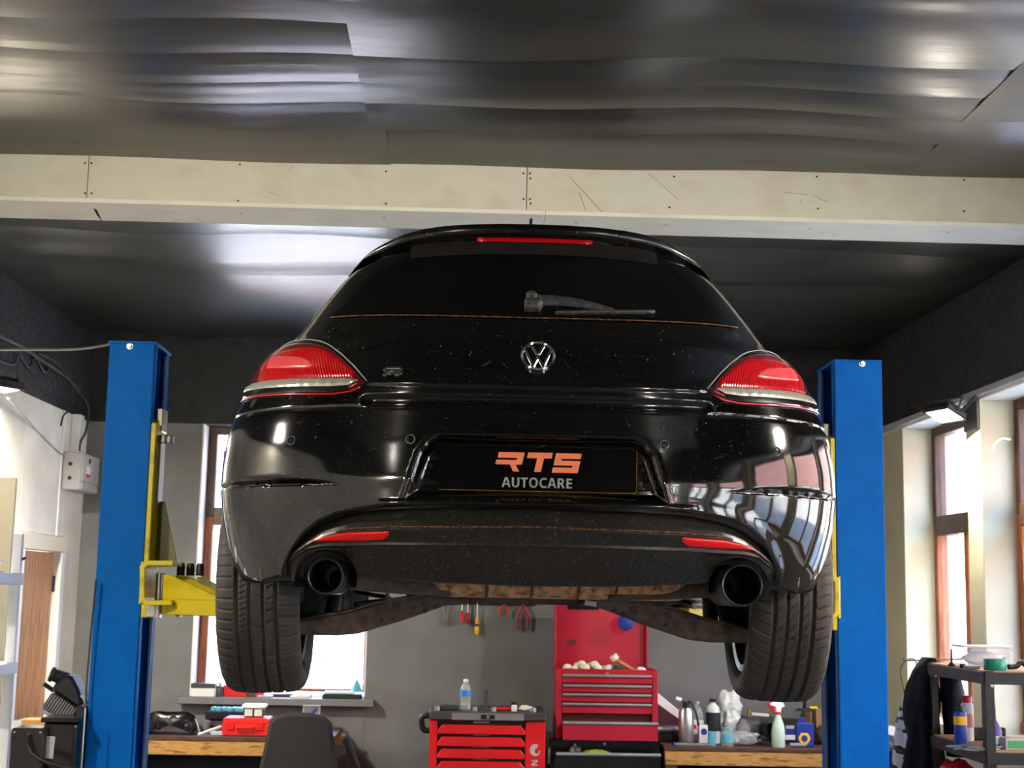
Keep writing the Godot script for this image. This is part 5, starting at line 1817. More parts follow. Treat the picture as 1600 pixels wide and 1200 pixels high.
	# small framed card
	var fc := thing("framed_card", "small framed card with blue and yellow rays under the window sill", "picture", Vector3(P(486, 1107, 9.3).x, y, -9.34))
	add(fc, "backing", box(0.11, 0.165, 0.008, 0.002), M.mid_grey, Vector3(0, 0.083, 0))
	for q in [[-0.052, 0.083, 0.008, 0.168], [0.052, 0.083, 0.008, 0.168]]:
		add(fc, "frame_bar", box(q[2], q[3], 0.014, 0.002), M.light_grey, Vector3(q[0], q[1], 0.002))
	for q in [0.003, 0.164]:
		add(fc, "frame_bar", box(0.112, 0.008, 0.014, 0.002), M.light_grey, Vector3(0, q, 0.002))
	add(fc, "blue_ray", extrude([Vector2(-0.04, 0.09), Vector2(0.03, 0.155), Vector2(0.04, 0.14), Vector2(-0.02, 0.08)], 0.002, 0.0003), M.blue, Vector3(0, 0, 0.0055))
	add(fc, "yellow_ray", extrude([Vector2(-0.035, 0.07), Vector2(0.04, 0.125), Vector2(0.045, 0.10), Vector2(-0.01, 0.06)], 0.002, 0.0003), M.yellow_plastic, Vector3(0, 0, 0.0055))
	# swivel chair
	var cz := -8.2
	var cx := P(470, 1150, 8.2).x
	var c := thing("office_chair", "dark grey office chair turned with its back towards us", "chair", Vector3(cx, 0, cz))
	var top := P(470, 1112, 8.2).y
	var bp := []
	for k in 25:
		var an := PI * k / 24.0
		bp.append(Vector2(0.18 * signf(cos(an)) * pow(absf(cos(an)), 0.75), 0.10 * pow(sin(an), 0.75)))
	var full := []
	for q: Vector2 in bp:
		full.append(Vector2(q.x, q.y + top - 0.10))
	for q in [Vector2(-0.215, top - 0.30), Vector2(-0.20, top - 0.46), Vector2(-0.15, top - 0.52), Vector2(0.15, top - 0.52), Vector2(0.20, top - 0.46), Vector2(0.215, top - 0.30)]:
		full.append(q)
	add(c, "backrest", extrude(full, 0.07, 0.02), M.chair, Vector3(0, 0, 0.1), Vector3(-5, 0, 0))
	add(c, "seat", extrude(rounded(0.46, 0.44, 0.08), 0.09, 0.02), M.chair, Vector3(0, 0.46, -0.15), Vector3(90, 0, 0))
	add(c, "back_stem", tube([Vector3(0, 0.6, 0.14), Vector3(0, 0.42, 0.1), Vector3(0, 0.40, -0.1)], 0.02, 8), M.black)
	add(c, "armrest", tube(curve([Vector3(0.20, 0.44, -0.1), Vector3(0.30, 0.62, -0.16), Vector3(0.29, 0.70, -0.1), Vector3(0.25, 0.85, 0.06)], 14), 0.022, 8), M.dark_grey)
	add(c, "gas_column", rod(Vector3(0, 0.1, -0.15), Vector3(0, 0.42, -0.15), 0.025), M.black)
	for i in 5:
		var an := TAU * i / 5.0
		add(c, "foot", beam_between(Vector3(0, 0.1, -0.15), Vector3(0.28 * cos(an), 0.06, -0.15 + 0.28 * sin(an)), 0.04, 0.03), M.black)
		add(c, "castor", cyl(0.025, 0.05), M.black, Vector3(0.28 * cos(an), 0, -0.15 + 0.28 * sin(an)))


func offs(row: PackedVector3Array, k: float, dz: float) -> PackedVector3Array:
	var out := PackedVector3Array()
	for p in row:
		out.append(Vector3(p.x * k, 0.06 + (p.y - 0.06) * k, p.z + dz))
	return out


# a lumpy closed body
func lump(rx: float, ry: float, rz: float, seed_: int, rough := 0.25, nu := 18, nv := 10) -> ArrayMesh:
	var n := FastNoiseLite.new()
	n.seed = seed_
	n.frequency = 0.9
	var rows := []
	for j in nv + 1:
		var th := PI * j / nv
		var row := PackedVector3Array()
		for i in nu + 1:
			var ph := TAU * (i % nu) / nu
			var d := Vector3(sin(th) * cos(ph), -cos(th), sin(th) * sin(ph))
			var k := 1.0 + rough * n.get_noise_3dv(d * 1.6)
			row.append(Vector3(d.x * rx, d.y * ry, d.z * rz) * k)
		rows.append(row)
	return sheet(rows)


func tool_wall() -> void:
	var z := 9.66
	var a := P(686, 945, z)
	var b := P(837, 940, z)
	var yy := P(760, 941, z).y
	one("tool_rail", "black magnetic tool rail on the grey back wall", "tool rail", box(b.x - a.x, 0.032, 0.018, 0.003), M.black, Vector3((a.x + b.x) / 2, yy, ZB + 0.010))
	var g := "tools on the wall rail"
	for q in [[692, 972, "shorter of the two pale spanners hanging at the left of the rail", 6.0], [700, 974, "longer of the two pale spanners hanging at the left of the rail", -2.0]]:
		var p := P(q[0], 948, 9.64)
		var L: float = p.y - P(q[0], q[1], 9.64).y + 0.05
		var o := thing("spanner", q[2], "spanner", Vector3(p.x, yy, ZB + 0.024), 0.0, g)
		o.rotation_degrees.z = q[3]
		add(o, "shank", extrude([Vector2(-0.008, 0), Vector2(0.008, 0), Vector2(0.0095, -L + 0.03), Vector2(-0.0095, -L + 0.03)], 0.008, 0.002), M.steel)
		add(o, "ring_end", lathe([Vector2(0.009, -0.005), Vector2(0.018, -0.005), Vector2(0.018, 0.005), Vector2(0.009, 0.005), Vector2(0.009, -0.005)], 18, Transform3D(Basis(Vector3.RIGHT, PI / 2), Vector3(0, -L + 0.018, 0))), M.steel)
	# screwdrivers
	for q in [[722, 972, M.red, "red handled screwdriver nearest the spanners", 0.010], [731, 975, M.crimson, "darker red screwdriver next to the yellow one", 0.012], [746, 992, M.yellow_plastic, "long screwdriver with a yellow and black handle", 0.0125]]:
		var p := P(q[0], 942, 9.64)
		var e := P(q[0], q[1], 9.64)
		var L: float = yy - e.y
		var o := thing("screwdriver", q[3], "screwdriver", Vector3(p.x, yy, ZB + 0.032), 0.0, g)
		var hl := 0.11 if q[2] == M.yellow_plastic else 0.075
		add(o, "blade", rod(Vector3(0, 0.02, 0), Vector3(0, -L + hl, 0), 0.0045, 10), M.steel)
		var r: float = q[4]
		add(o, "handle", lathe([Vector2(0, -L), Vector2(r * 0.8, -L + 0.002), Vector2(r * 1.25, -L + 0.02), Vector2(r * 1.2, -L + hl * 0.45), Vector2(r * 0.75, -L + hl * 0.55), Vector2(r, -L + hl * 0.7), Vector2(r * 0.9, -L + hl), Vector2(0, -L + hl)], 16), q[2])
		if hl > 0.1:
			add(o, "black_collar", lathe([Vector2(r * 1.0, -L + hl * 0.5), Vector2(r * 1.02, -L + hl * 0.58), Vector2(r * 1.0, -L + hl * 0.64)], 16), M.black)
	# pliers and cutters
	for q in [[788, 962, M.red, "small red pliers hanging open in the middle of the rail", 0.022, 0.004], [818, 984, M.crimson, "large red handled cutters at the right of the rail", 0.030, 0.006]]:
		var p := P(q[0], 942, 9.64)
		var L: float = yy - P(q[0], q[1], 9.64).y
		var o := thing("pliers", q[3], "pliers", Vector3(p.x, yy, ZB + 0.03), 0.0, g)
		var wd: float = q[4]
		add(o, "jaws", extrude([Vector2(-0.010, 0.02), Vector2(0.010, 0.02), Vector2(0.016, -0.02), Vector2(0.0, -0.035), Vector2(-0.016, -0.02)], 0.012, 0.003), M.dark_grey)
		for s: float in [-1.0, 1.0]:
			add(o, "handle", tube(curve([Vector3(s * 0.006, -0.02, 0), Vector3(s * wd, -L * 0.4, 0), Vector3(s * wd * 1.15, -L * 0.75, 0), Vector3(s * wd * 0.95, -L, 0)], 12), q[5] + 0.003, 8), q[2])
	# dull lettered plate on the rail
	one("rail_magnet", "short dark clip at the middle of the tool rail", "clip", box(0.06, 0.022, 0.012, 0.002), M.dark_grey, Vector3(P(762, 942, 9.64).x, yy, ZB + 0.026))


func red_cabinets() -> void:
	# roller cabinet
	var zf := 8.85
	var x0 := P(671, 1150, zf).x
	var x1 := P(852, 1150, zf).x
	var yt := P(760, 1126, zf).y
	var w := x1 - x0
	var o := thing("tool_cabinet", "bright red roller tool cabinet with four visible drawers and black top", "tool cabinet", Vector3((x0 + x1) / 2, 0, -zf - 0.25))
	var dx0 := P(683, 1150, zf).x - o.position.x
	var dx1 := P(821, 1150, zf).x - o.position.x
	add(o, "side_panel", box(dx0 + w / 2, yt - 0.1, 0.5, 0.004), M.red, Vector3((-w / 2 + dx0) / 2, yt / 2 + 0.05, 0))
	add(o, "side_panel", box(w / 2 - dx1, yt - 0.1, 0.5, 0.004), M.red, Vector3((w / 2 + dx1) / 2, yt / 2 + 0.05, 0))
	add(o, "carcass", box(dx1 - dx0, yt - 0.1, 0.46, 0.003), M.black, Vector3((dx0 + dx1) / 2, yt / 2 + 0.05, -0.02))
	for i in 7:
		var pt := P(750, 1133 + 19 * i, zf).y
		var pb := P(750, 1146 + 19 * i, zf).y
		if pb < 0.12:
			break
		var hh := pt - pb
		var dw := dx1 - dx0
		# front lip narrows towards the top corners
		var d := add(o, "drawer", extrude([Vector2(-dw / 2, -hh / 2 - 0.006), Vector2(dw / 2, -hh / 2 - 0.006), Vector2(dw / 2, -hh / 2 + 0.012), Vector2(dw / 2 - 0.03, hh / 2), Vector2(-dw / 2 + 0.03, hh / 2), Vector2(-dw / 2, -hh / 2 + 0.012)], 0.03, 0.004), M.red, Vector3((dx0 + dx1) / 2, (pt + pb) / 2, 0.24))
		add(d, "name_tag", box(0.1, 0.014, 0.004, 0.001), M.mid_grey, Vector3(0, hh / 2 + 0.016, 0.004))
	# black top with grey front strip
	var tp := add(o, "top", box(w + 0.01, 0.052, 0.53, 0.008), M.dark_grey, Vector3(0, yt + 0.026, 0.0))
	add(tp, "front_strip", box(w * 0.62, 0.042, 0.01, 0.002), M.mid_grey, Vector3(0.0, -0.002, 0.263))
	add(tp, "catch", box(0.085, 0.026, 0.012, 0.003), M.black, Vector3(-0.0, -0.002, 0.266))
	add(tp, "catch_button", rod(Vector3.ZERO, Vector3(0, 0, 0.01), 0.009, 14), M.steel, Vector3(0, -0.002, 0.27))
	add(o, "push_handle", tube(curve([Vector3(-w / 2, yt + 0.02, 0.2), Vector3(-w / 2 - 0.05, yt + 0.01, 0.2), Vector3(-w / 2 - 0.04, yt - 0.06, 0.2), Vector3(-w / 2, yt - 0.07, 0.2)], 12), 0.018, 8), M.black)
	# pale swirl emblem and upright letter on the right stile
	var em := P(836, 1172, zf) - o.position
	var ring := []
	for i in 22:
		var an := deg_to_rad(60.0 + 300.0 * i / 21)
		ring.append(Vector2(0.032 * cos(an), 0.036 * sin(an)))
	for i in 22:
		var an := deg_to_rad(360.0 - 290.0 * i / 21)
		ring.append(Vector2(0.010 + 0.013 * cos(an), -0.006 + 0.017 * sin(an)))
	add(o, "swirl_emblem", extrude(ring, 0.003, 0.0005), M.light_grey, Vector3(em.x, em.y, 0.251))
	var nn := P(835, 1192, zf) - o.position
	add(o, "letter", text("N", 0.04, 700), M.light_grey, Vector3(nn.x, nn.y, 0.2515), Vector3(0, 0, -90))
	var n2 := P(835, 1207, zf) - o.position
	add(o, "letter", text("O", 0.04, 700), M.light_grey, Vector3(n2.x, n2.y, 0.2515), Vector3(0, 0, -90))
	for x: float in [-w / 2 + 0.08, w / 2 - 0.08]:
		for z: float in [-0.18, 0.18]:
			add(o, "castor", lathe([Vector2(0, -0.02), Vector2(0.045, -0.02), Vector2(0.05, -0.014), Vector2(0.05, 0.014), Vector2(0.045, 0.02), Vector2(0, 0.02)], 18, Transform3D(Basis(Vector3.BACK, PI / 2), Vector3())), M.black, Vector3(x, 0.05, z))
			add(o, "castor_fork", box(0.05, 0.06, 0.05, 0.004), M.steel, Vector3(x, 0.115, z))
	var ty := yt + 0.052
	var tx := func(px: float) -> float: return P(px, 1105, 9.0).x
	# goods on the cabinet
	var bx: float = tx.call(727)
	var wb := bottle("water_bottle", "clear plastic water bottle with a blue label on the red cabinet", "bottle", Vector3(bx, ty, -9.0), [Vector2(0, 0), Vector2(0.03, 0), Vector2(0.033, 0.006), Vector2(0.031, 0.04), Vector2(0.033, 0.07), Vector2(0.031, 0.09), Vector2(0.033, 0.12), Vector2(0.026, 0.145), Vector2(0.014, 0.16), Vector2(0.014, 0.17)], M.clear, M.white, 0.168, 0.0155, 0.016, [0.0335, 0.082, 0.118, mat(Color(0.16, 0.5, 0.85), 0.4)])
	one("socket_extension", "upright black socket bar on the red cabinet", "tool", lathe([Vector2(0, 0), Vector2(0.014, 0), Vector2(0.014, 0.08), Vector2(0.011, 0.084), Vector2(0.011, 0.12), Vector2(0, 0.12)], 14), M.dark_grey, Vector3(tx.call(759), ty, -9.0))
	var tl := thing("screwdriver", "red handled driver lying flat on the red cabinet", "screwdriver", Vector3(tx.call(785), ty + 0.012, -8.95), 8.0)
	add(tl, "handle", rod(Vector3(-0.05, 0, 0), Vector3(0.05, 0, 0), 0.012, 12, 0.010), M.red)
	add(tl, "blade", rod(Vector3(-0.05, 0, 0), Vector3(-0.12, -0.004, 0), 0.005, 8), M.steel)
	one("aerosol_top", "small white cap standing on the right of the red cabinet top", "cap", lathe([Vector2(0, 0), Vector2(0.017, 0), Vector2(0.018, 0.03), Vector2(0.012, 0.036), Vector2(0, 0.036)], 16), M.white, Vector3(tx.call(803), ty, -8.95))
	one("clamp", "little black clip standing behind the white cap", "clip", extrude([Vector2(-0.018, 0), Vector2(0.018, 0), Vector2(0.014, 0.03), Vector2(0.022, 0.058), Vector2(0.004, 0.04), Vector2(-0.008, 0.062), Vector2(-0.012, 0.03)], 0.02, 0.003), M.black, Vector3(tx.call(802), ty, -9.05))
	one("rag", "dark green rag crumpled on the left of the red cabinet", "cloth", lump(0.075, 0.02, 0.06, 11, 0.5), mat(Color(0.13, 0.2, 0.13), 0.9), Vector3(tx.call(699), ty + 0.012, -8.95))
	for q in [[683, 0.02, "steel socket at the left corner of the red cabinet"], [771, 0.016, "steel socket beside the upright bar"], [742, 0.014, "steel socket right of the water bottle"], [832, 0.02, "steel socket at the right corner of the red cabinet"]]:
		one("socket", q[2], "socket", lathe([Vector2(0, 0), Vector2(q[1], 0), Vector2(q[1], 0.024), Vector2(q[1] * 0.7, 0.026), Vector2(q[1] * 0.6, 0.012), Vector2(0, 0.012)], 14), M.steel, Vector3(tx.call(q[0]), ty, -8.9), Vector3.ZERO, "loose sockets on the red cabinet")
	one("glove", "pale crumpled glove at the right end of the red cabinet", "glove", lump(0.045, 0.018, 0.04, 19, 0.5), M.glove, Vector3(tx.call(822), ty + 0.012, -9.0))
	# black lower cabinet
	zf = 9.0
	x0 = P(858, 1170, zf).x
	x1 = P(1031, 1170, zf).x
	w = x1 - x0
	var yb := P(945, 1156, zf).y
	var k := thing("tool_cabinet", "black tool cabinet with an open top drawer, under the crimson chest", "tool cabinet", Vector3((x0 + x1) / 2, 0, -zf - 0.24))
	add(k, "carcass", box(w, yb - 0.1, 0.46, 0.005), M.black_gloss, Vector3(0, yb / 2 + 0.05, 0))
	add(k, "lock", rod(Vector3.ZERO, Vector3(0, 0, 0.006), 0.009, 14), M.steel, Vector3(0.0, yb - 0.025, 0.232))
	var dy := P(945, 1180, zf - 0.2).y
	var dr := Node3D.new()
	dr.name = "drawer"
	k.add_child(dr, true)
	dr.position = Vector3(0.005, dy, 0.23)
	add(dr, "drawer_front", box(w - 0.04, 0.09, 0.016, 0.003), M.black_gloss, Vector3(0, -0.05, 0.15))
	add(dr, "drawer_side", box(0.012, 0.07, 0.16, 0.002), M.black, Vector3(-w / 2 + 0.03, -0.05, 0.07))
	add(dr, "drawer_side", box(0.012, 0.07, 0.16, 0.002), M.black, Vector3(w / 2 - 0.03, -0.05, 0.07))
	add(dr, "drawer_floor", box(w - 0.05, 0.008, 0.16, 0.002), M.black, Vector3(0, -0.08, 0.07))
	add(dr, "handle", rod(Vector3(-w / 2 + 0.03, -0.002, 0.16), Vector3(w / 2 - 0.02, -0.002, 0.16), 0.011, 12), M.alu)
	add(k, "corner_clip", box(0.02, 0.10, 0.03, 0.003), M.alu, Vector3(-w / 2 + 0.0, dy - 0.03, 0.24))
	for i in 3:
		var q := add(k, "drawer", box(w - 0.04, 0.15, 0.012, 0.003), M.black_gloss, Vector3(0, dy - 0.21 - 0.165 * i, 0.234))
		add(q, "handle", rod(Vector3(-w / 2 + 0.04, 0.06, 0.014), Vector3(w / 2 - 0.04, 0.06, 0.014), 0.009, 10), M.alu)
	for x: float in [-w / 2 + 0.08, w / 2 - 0.08]:
		for z: float in [-0.16, 0.16]:
			add(k, "castor", lathe([Vector2(0, -0.02), Vector2(0.045, -0.02), Vector2(0.05, 0), Vector2(0.045, 0.02), Vector2(0, 0.02)], 18, Transform3D(Basis(Vector3.BACK, PI / 2), Vector3())), M.black, Vector3(x, 0.05, z))
			add(k, "castor_fork", box(0.05, 0.06, 0.05, 0.004), M.steel, Vector3(x, 0.115, z))
	var fl := dy - 0.076
	one("rag", "yellow green rag lying in the open drawer of the black cabinet", "cloth", lump(0.11, 0.04, 0.05, 23, 0.5), M.lime, Vector3(P(938, 1170, 8.7).x, fl + 0.05, -zf + 0.06))
	var cp := thing("brake_part", "grey cast metal part in the open drawer beside the rag", "car part", Vector3(P(903, 1165, 8.72).x, fl + 0.0, -zf + 0.05))
	for q in [[0, 0.04, 0.03], [-0.015, 0.085, 0.022], [0.022, 0.09, 0.018], [0.0, 0.115, 0.013]]:
		add(cp, "casting_lobe", lump(q[2], q[2] * 1.1, q[2], 31 + int(q[1] * 100), 0.3, 14, 8), M.mid_grey, Vector3(q[0], q[1], 0))
	# crimson top chest with open lid
	zf = 9.0
	x0 = P(869, 1100, zf).x
	x1 = P(1028, 1100, zf).x
	w = x1 - x0
	var y1 := P(948, 1046, zf).y
	var y0 := yb
	var c := thing("tool_chest", "crimson tool chest with its lid open and bottom drawer pulled out", "tool chest", Vector3((x0 + x1) / 2, y0, -zf - 0.16))
	var H := y1 - y0
	add(c, "side_panel", box(0.035, H, 0.32, 0.004), M.crimson, Vector3(-w / 2 + 0.0175, H / 2, 0))
	add(c, "side_panel", box(0.035, H, 0.32, 0.004), M.crimson, Vector3(w / 2 - 0.0175, H / 2, 0))
	add(c, "back_panel", box(w - 0.06, H, 0.012, 0.003), M.crimson, Vector3(0, H / 2, -0.15))
	add(c, "inner_floor", box(w - 0.06, 0.01, 0.30, 0.002), M.crimson, Vector3(0, H - 0.055, 0))
	add(c, "front_rail", box(w - 0.066, 0.05, 0.016, 0.003), M.crimson, Vector3(0, H - 0.025, 0.148))
	add(c, "inner_box", box(w - 0.08, H * 0.8, 0.26, 0.003), mat(Color(0.3, 0.01, 0.05), 0.5), Vector3(0, H * 0.41, -0.01))
	add(c, "lock", rod(Vector3.ZERO, Vector3(0, 0, 0.006), 0.010, 14), M.steel, Vector3(0.0, H - 0.026, 0.157))
	var ys := [1053, 1069, 1083, 1098, 1116]
	for i in 4:
		var a := P(948, ys[i], zf).y - y0
		var b := P(948, ys[i + 1], zf).y - y0
		var d := add(c, "drawer", box(w - 0.074, a - b - 0.006, 0.016, 0.003), M.crimson, Vector3(0, (a + b) / 2, 0.148))
		add(d, "handle", rod(Vector3(-w / 2 + 0.04, (a - b) / 2 - 0.012, 0.014), Vector3(w / 2 - 0.04, (a - b) / 2 - 0.012, 0.014), 0.0095, 12), M.alu)
	var da := P(948, 1131, zf - 0.12).y - y0
	var od := Node3D.new()
	od.name = "drawer"
	c.add_child(od, true)
	od.position = Vector3(0.0, da, 0.15)
	add(od, "drawer_front", box(w - 0.05, da - 0.012, 0.016, 0.003), M.crimson, Vector3(0.01, -(da - 0.012) / 2 - 0.006, 0.12))
	add(od, "drawer_side", box(0.01, da - 0.03, 0.14, 0.002), M.crimson, Vector3(-w / 2 + 0.04, -da / 2, 0.05))
	add(od, "drawer_side", box(0.01, da - 0.03, 0.14, 0.002), M.crimson, Vector3(w / 2 - 0.03, -da / 2, 0.05))
	add(od, "drawer_floor", box(w - 0.07, 0.008, 0.14, 0.002), M.crimson, Vector3(0, -da + 0.02, 0.05))
	add(od, "handle", rod(Vector3(-w / 2 + 0.035, 0.002, 0.125), Vector3(w / 2 - 0.012, 0.002, 0.125), 0.011, 12), M.alu)
	# lid standing up behind
	var ly := P(940, 935, 9.3).y - y0
	var lid := Node3D.new()
	lid.name = "lid"
	c.add_child(lid, true)
	lid.position = Vector3(-0.012, H - 0.02, -0.16)
	lid.rotation_degrees.x = -3
	var lh := ly - H + 0.06
	add(lid, "lid_panel", box(w - 0.03, lh, 0.012, 0.003), M.crimson, Vector3(0, lh / 2, -0.02))
	for s: float in [-1.0, 1.0]:
		add(lid, "lid_side", box(0.012, lh, 0.055, 0.003), M.crimson, Vector3(s * (w / 2 - 0.02), lh / 2, 0.004))
	add(lid, "lid_top", box(w - 0.03, 0.012, 0.055, 0.003), M.crimson, Vector3(0, lh, 0.004))
	add(lid, "scuff", lathe([Vector2(0.028, 0), Vector2(0, 0.0008)], 20, Transform3D(Basis(Vector3.RIGHT, PI / 2).scaled(Vector3(1.3, 0.7, 1)), Vector3())), mat(Color(0.36, 0.12, 0.14), 0.8), Vector3(-0.19, 0.17, -0.0135), Vector3(0, 0, 25))
	var mg := P(978, 972, 9.2)
	one("magnetic_dish", "blue round magnetic dish stuck inside the crimson lid", "dish", lathe([Vector2(0, 0), Vector2(0.05, 0), Vector2(0.055, 0.012), Vector2(0.05, 0.024), Vector2(0.03, 0.03), Vector2(0, 0.03)], 28, Transform3D(Basis(Vector3.RIGHT, PI / 2), Vector3())), M.blue, Vector3(mg.x, mg.y, -9.2))
	# gloves and a mallet lying in the top tray
	var gy := y0 + H - 0.036
	var gx := func(px: float) -> float: return P(px, 1038, 9.1).x
	var i := 0
	for q in [[886, 0.030, 0.05], [896, 0.026, 0.042], [903, 0.030, 0.062], [908, 0.026, 0.075], [913, 0.030, 0.055], [921, 0.028, 0.06], [928, 0.032, 0.068], [933, 0.026, 0.052]]:
		i += 1
		one("ball_of_wadding", ["round pale wad at the left end of the open chest", "small cream wad second from the left in the chest", "cream wad sitting high third from the left", "topmost small wad of the chest's left heap", "cream wad under the heap's top in the chest", "pale wad right of the heap's top", "largest cream wad on the right of the heap", "last round wad before the white cloth"][i - 1], "wadding", lump(q[1], q[1] * 0.85, q[1], 40 + i, 0.15, 16, 9), M.glove, Vector3(gx.call(q[0]), gy + q[2] - 0.012, -9.08 + 0.02 * (i % 3)), Vector3.ZERO, "wadding in the crimson chest")
	one("cloth", "white cloth bundled in the middle of the open chest", "cloth", lump(0.065, 0.028, 0.05, 55, 0.45), M.white, Vector3(gx.call(952), gy + 0.03, -9.08))
	one("cloth", "small white wad at the right end of the open chest", "cloth", lump(0.03, 0.022, 0.03, 57, 0.3), M.white, Vector3(gx.call(1001), gy + 0.03, -9.08))
	var ml := thing("mallet", "wooden handled mallet lying slanted in the open crimson chest", "mallet", Vector3(gx.call(970), gy + 0.058, -9.07))
	ml.rotation_degrees.z = -24
	add(ml, "handle", rod(Vector3(-0.06, 0.02, 0), Vector3(0.12, 0.0, 0), 0.012, 12, 0.014), M.card)
	add(ml, "mallet_head", rod(Vector3(-0.075, 0.035, 0.0), Vector3(-0.045, 0.018, 0.0), 0.026, 16), M.glove)
	one("plug_spanner", "dark grey tool lying under the mallet in the chest", "tool", extrude([Vector2(-0.05, -0.012), Vector2(0.05, -0.03), Vector2(0.06, -0.01), Vector2(0.01, 0.02), Vector2(-0.03, 0.03)], 0.03, 0.005), M.dark_grey, Vector3(gx.call(965), gy + 0.04, -9.04))
	one("dark_tool", "short black tool at the right end of the open chest", "tool", rod(Vector3(-0.05, 0, 0), Vector3(0.04, -0.004, 0), 0.012, 10), M.black, Vector3(gx.call(1000), gy + 0.014, -9.02))


func right_bench() -> void:
	var zf := 8.9
	var x0 := P(1038, 1165, zf).x
	var x1 := P(1300, 1165, zf).x
	var y := P(1160, 1168, zf).y
	var rb: Node3D = bench("wooden workbench on the right, cluttered with bottles and parts", x0, x1 + 0.1, -zf, ZB + 0.02, y, [-(x1 + 0.1 - x0) / 2 + 0.05, (x1 + 0.1 - x0) / 2 - 0.05])
	add(rb, "front_panel", box(x1 - x0 - 0.06, y - 0.13, 0.02, 0.003), M.navy, Vector3(0.01, (y - 0.13) / 2 + 0.004, -zf - 0.14 - rb.position.z))
	var X := func(px: float, d: float) -> float: return P(px, 1140, d).x
	var D := func(a: float, b: float, d: float) -> float: return P(1150, a, d).y - P(1150, b, d).y
	# sloping white topped box
	var sb := thing("sloped_box", "white topped maroon box standing tilted beside the crimson chest", "box", Vector3(X.call(1044, 9.3), y, -9.35))
	add(sb, "box_body", extrude([Vector2(-0.10, 0.0), Vector2(0.10, 0.0), Vector2(0.10, 0.10), Vector2(-0.10, 0.245)], 0.18, 0.004), mat(Color(0.26, 0.09, 0.1), 0.6))
	add(sb, "white_top", extrude([Vector2(-0.105, 0.247), Vector2(0.105, 0.10), Vector2(0.105, 0.155), Vector2(-0.105, 0.32)], 0.185, 0.004), M.white)
	# sprayer canister
	var sp := thing("sprayer", "steel hand sprayer with a black lever at the left of the bench", "sprayer", Vector3(X.call(1074, 9.0), y, -9.05))
	var h: float = D.call(1100, 1158, 9.0)
	add(sp, "canister", lathe([Vector2(0, 0), Vector2(0.045, 0), Vector2(0.047, 0.006), Vector2(0.047, h - 0.03), Vector2(0.036, h - 0.006), Vector2(0.02, h), Vector2(0, h)], 24), M.steel)
	add(sp, "neck", cyl(0.022, 0.03, 16), M.black, Vector3(0, h, 0))
	add(sp, "lever", tube(curve([Vector3(0.0, h + 0.025, 0.0), Vector3(0.03, h + 0.03, 0.01), Vector3(0.06, h - 0.04, 0.02), Vector3(0.075, h - 0.11, 0.02)], 12), 0.007, 8), M.black)
	add(sp, "nozzle", rod(Vector3(0, h + 0.025, 0), Vector3(-0.035, h + 0.045, 0), 0.008, 10), M.black)
	add(sp, "nozzle_tip", rod(Vector3(-0.03, h + 0.042, 0), Vector3(-0.065, h + 0.052, 0), 0.013, 12), M.white)
	# white boxes with labels
	var pk := thing("carton", "small white carton with a blue round mark behind the sprayer", "box", Vector3(X.call(1098, 9.1), y, -9.1))
	add(pk, "carton_body", box(0.055, 0.115, 0.05, 0.003), M.white, Vector3(0, 0.0575, 0))
	add(pk, "blue_mark", rod(Vector3.ZERO, Vector3(0, 0, 0.002), 0.02, 20), M.blue, Vector3(0.004, 0.075, 0.025))
	var p2 := thing("carton", "small white carton with a red patch, left of the blue marked one", "box", Vector3(X.call(1086, 9.15), y, -9.2))
	add(p2, "carton_body", box(0.05, 0.135, 0.05, 0.003), M.white, Vector3(0, 0.0675, 0))
	add(p2, "red_patch", box(0.03, 0.026, 0.002, 0.0005), M.orange_red, Vector3(-0.002, 0.095, 0.026))
	bottle("bottle", "clear round bottle of the cluttered bench, left of the tall dark one", "bottle", Vector3(X.call(1092, 9.3), y, -9.38), [Vector2(0, 0), Vector2(0.04, 0), Vector2(0.042, 0.01), Vector2(0.042, 0.15), Vector2(0.03, 0.19), Vector2(0.012, 0.21), Vector2(0.012, 0.225)], M.clear, M.light_grey, 0.222, 0.014, 0.016, [0.0425, 0.05, 0.12, M.white])
	bottle("bottle", "tall bottle of dark fluid with a black cap on the right bench", "bottle", Vector3(X.call(1116, 9.1), y, -9.15), [Vector2(0, 0), Vector2(0.045, 0), Vector2(0.047, 0.01), Vector2(0.047, 0.19), Vector2(0.038, 0.225), Vector2(0.018, 0.24), Vector2(0.018, 0.255)], M.cloudy, M.black, 0.252, 0.022, 0.02, [0.0475, 0.075, 0.19, mat(Color(0.12, 0.16, 0.18), 0.3)])
	bottle("jar", "small jar with a pale cyan label in front of the dark bottle", "jar", Vector3(X.call(1136, 8.97), y, -8.97), [Vector2(0, 0), Vector2(0.034, 0), Vector2(0.036, 0.006), Vector2(0.036, 0.085), Vector2(0.028, 0.095), Vector2(0.028, 0.1)], M.clear, M.cyan, 0.098, 0.03, 0.014, [0.0365, 0.02, 0.075, M.cyan])
	one("tin", "small grey tin with a cyan band at the foot of the tall bottle", "tin", cyl(0.026, 0.085, 18), M.cyan, Vector3(X.call(1112, 8.98), y, -8.98))
	# plastic bags
	one("plastic_bag", "crumpled clear plastic bag behind the jar, highest of the bench bags", "bag", lump(0.085, 0.14, 0.06, 61, 0.55, 26, 16), M.cloudy, Vector3(X.call(1140, 9.35), y + 0.15, -9.4))
	one("plastic_bag", "crumpled clear plastic bag left of the grey casting", "bag", lump(0.075, 0.10, 0.06, 63, 0.6, 26, 16), M.cloudy, Vector3(X.call(1148, 9.1), y + 0.10, -9.2))
	one("plastic_bag", "flat clear plastic bag spread under the grey casting", "bag", lump(0.10, 0.04, 0.05, 64, 0.4, 26, 16), M.clear, Vector3(X.call(1160, 8.99), y + 0.052, -8.99))
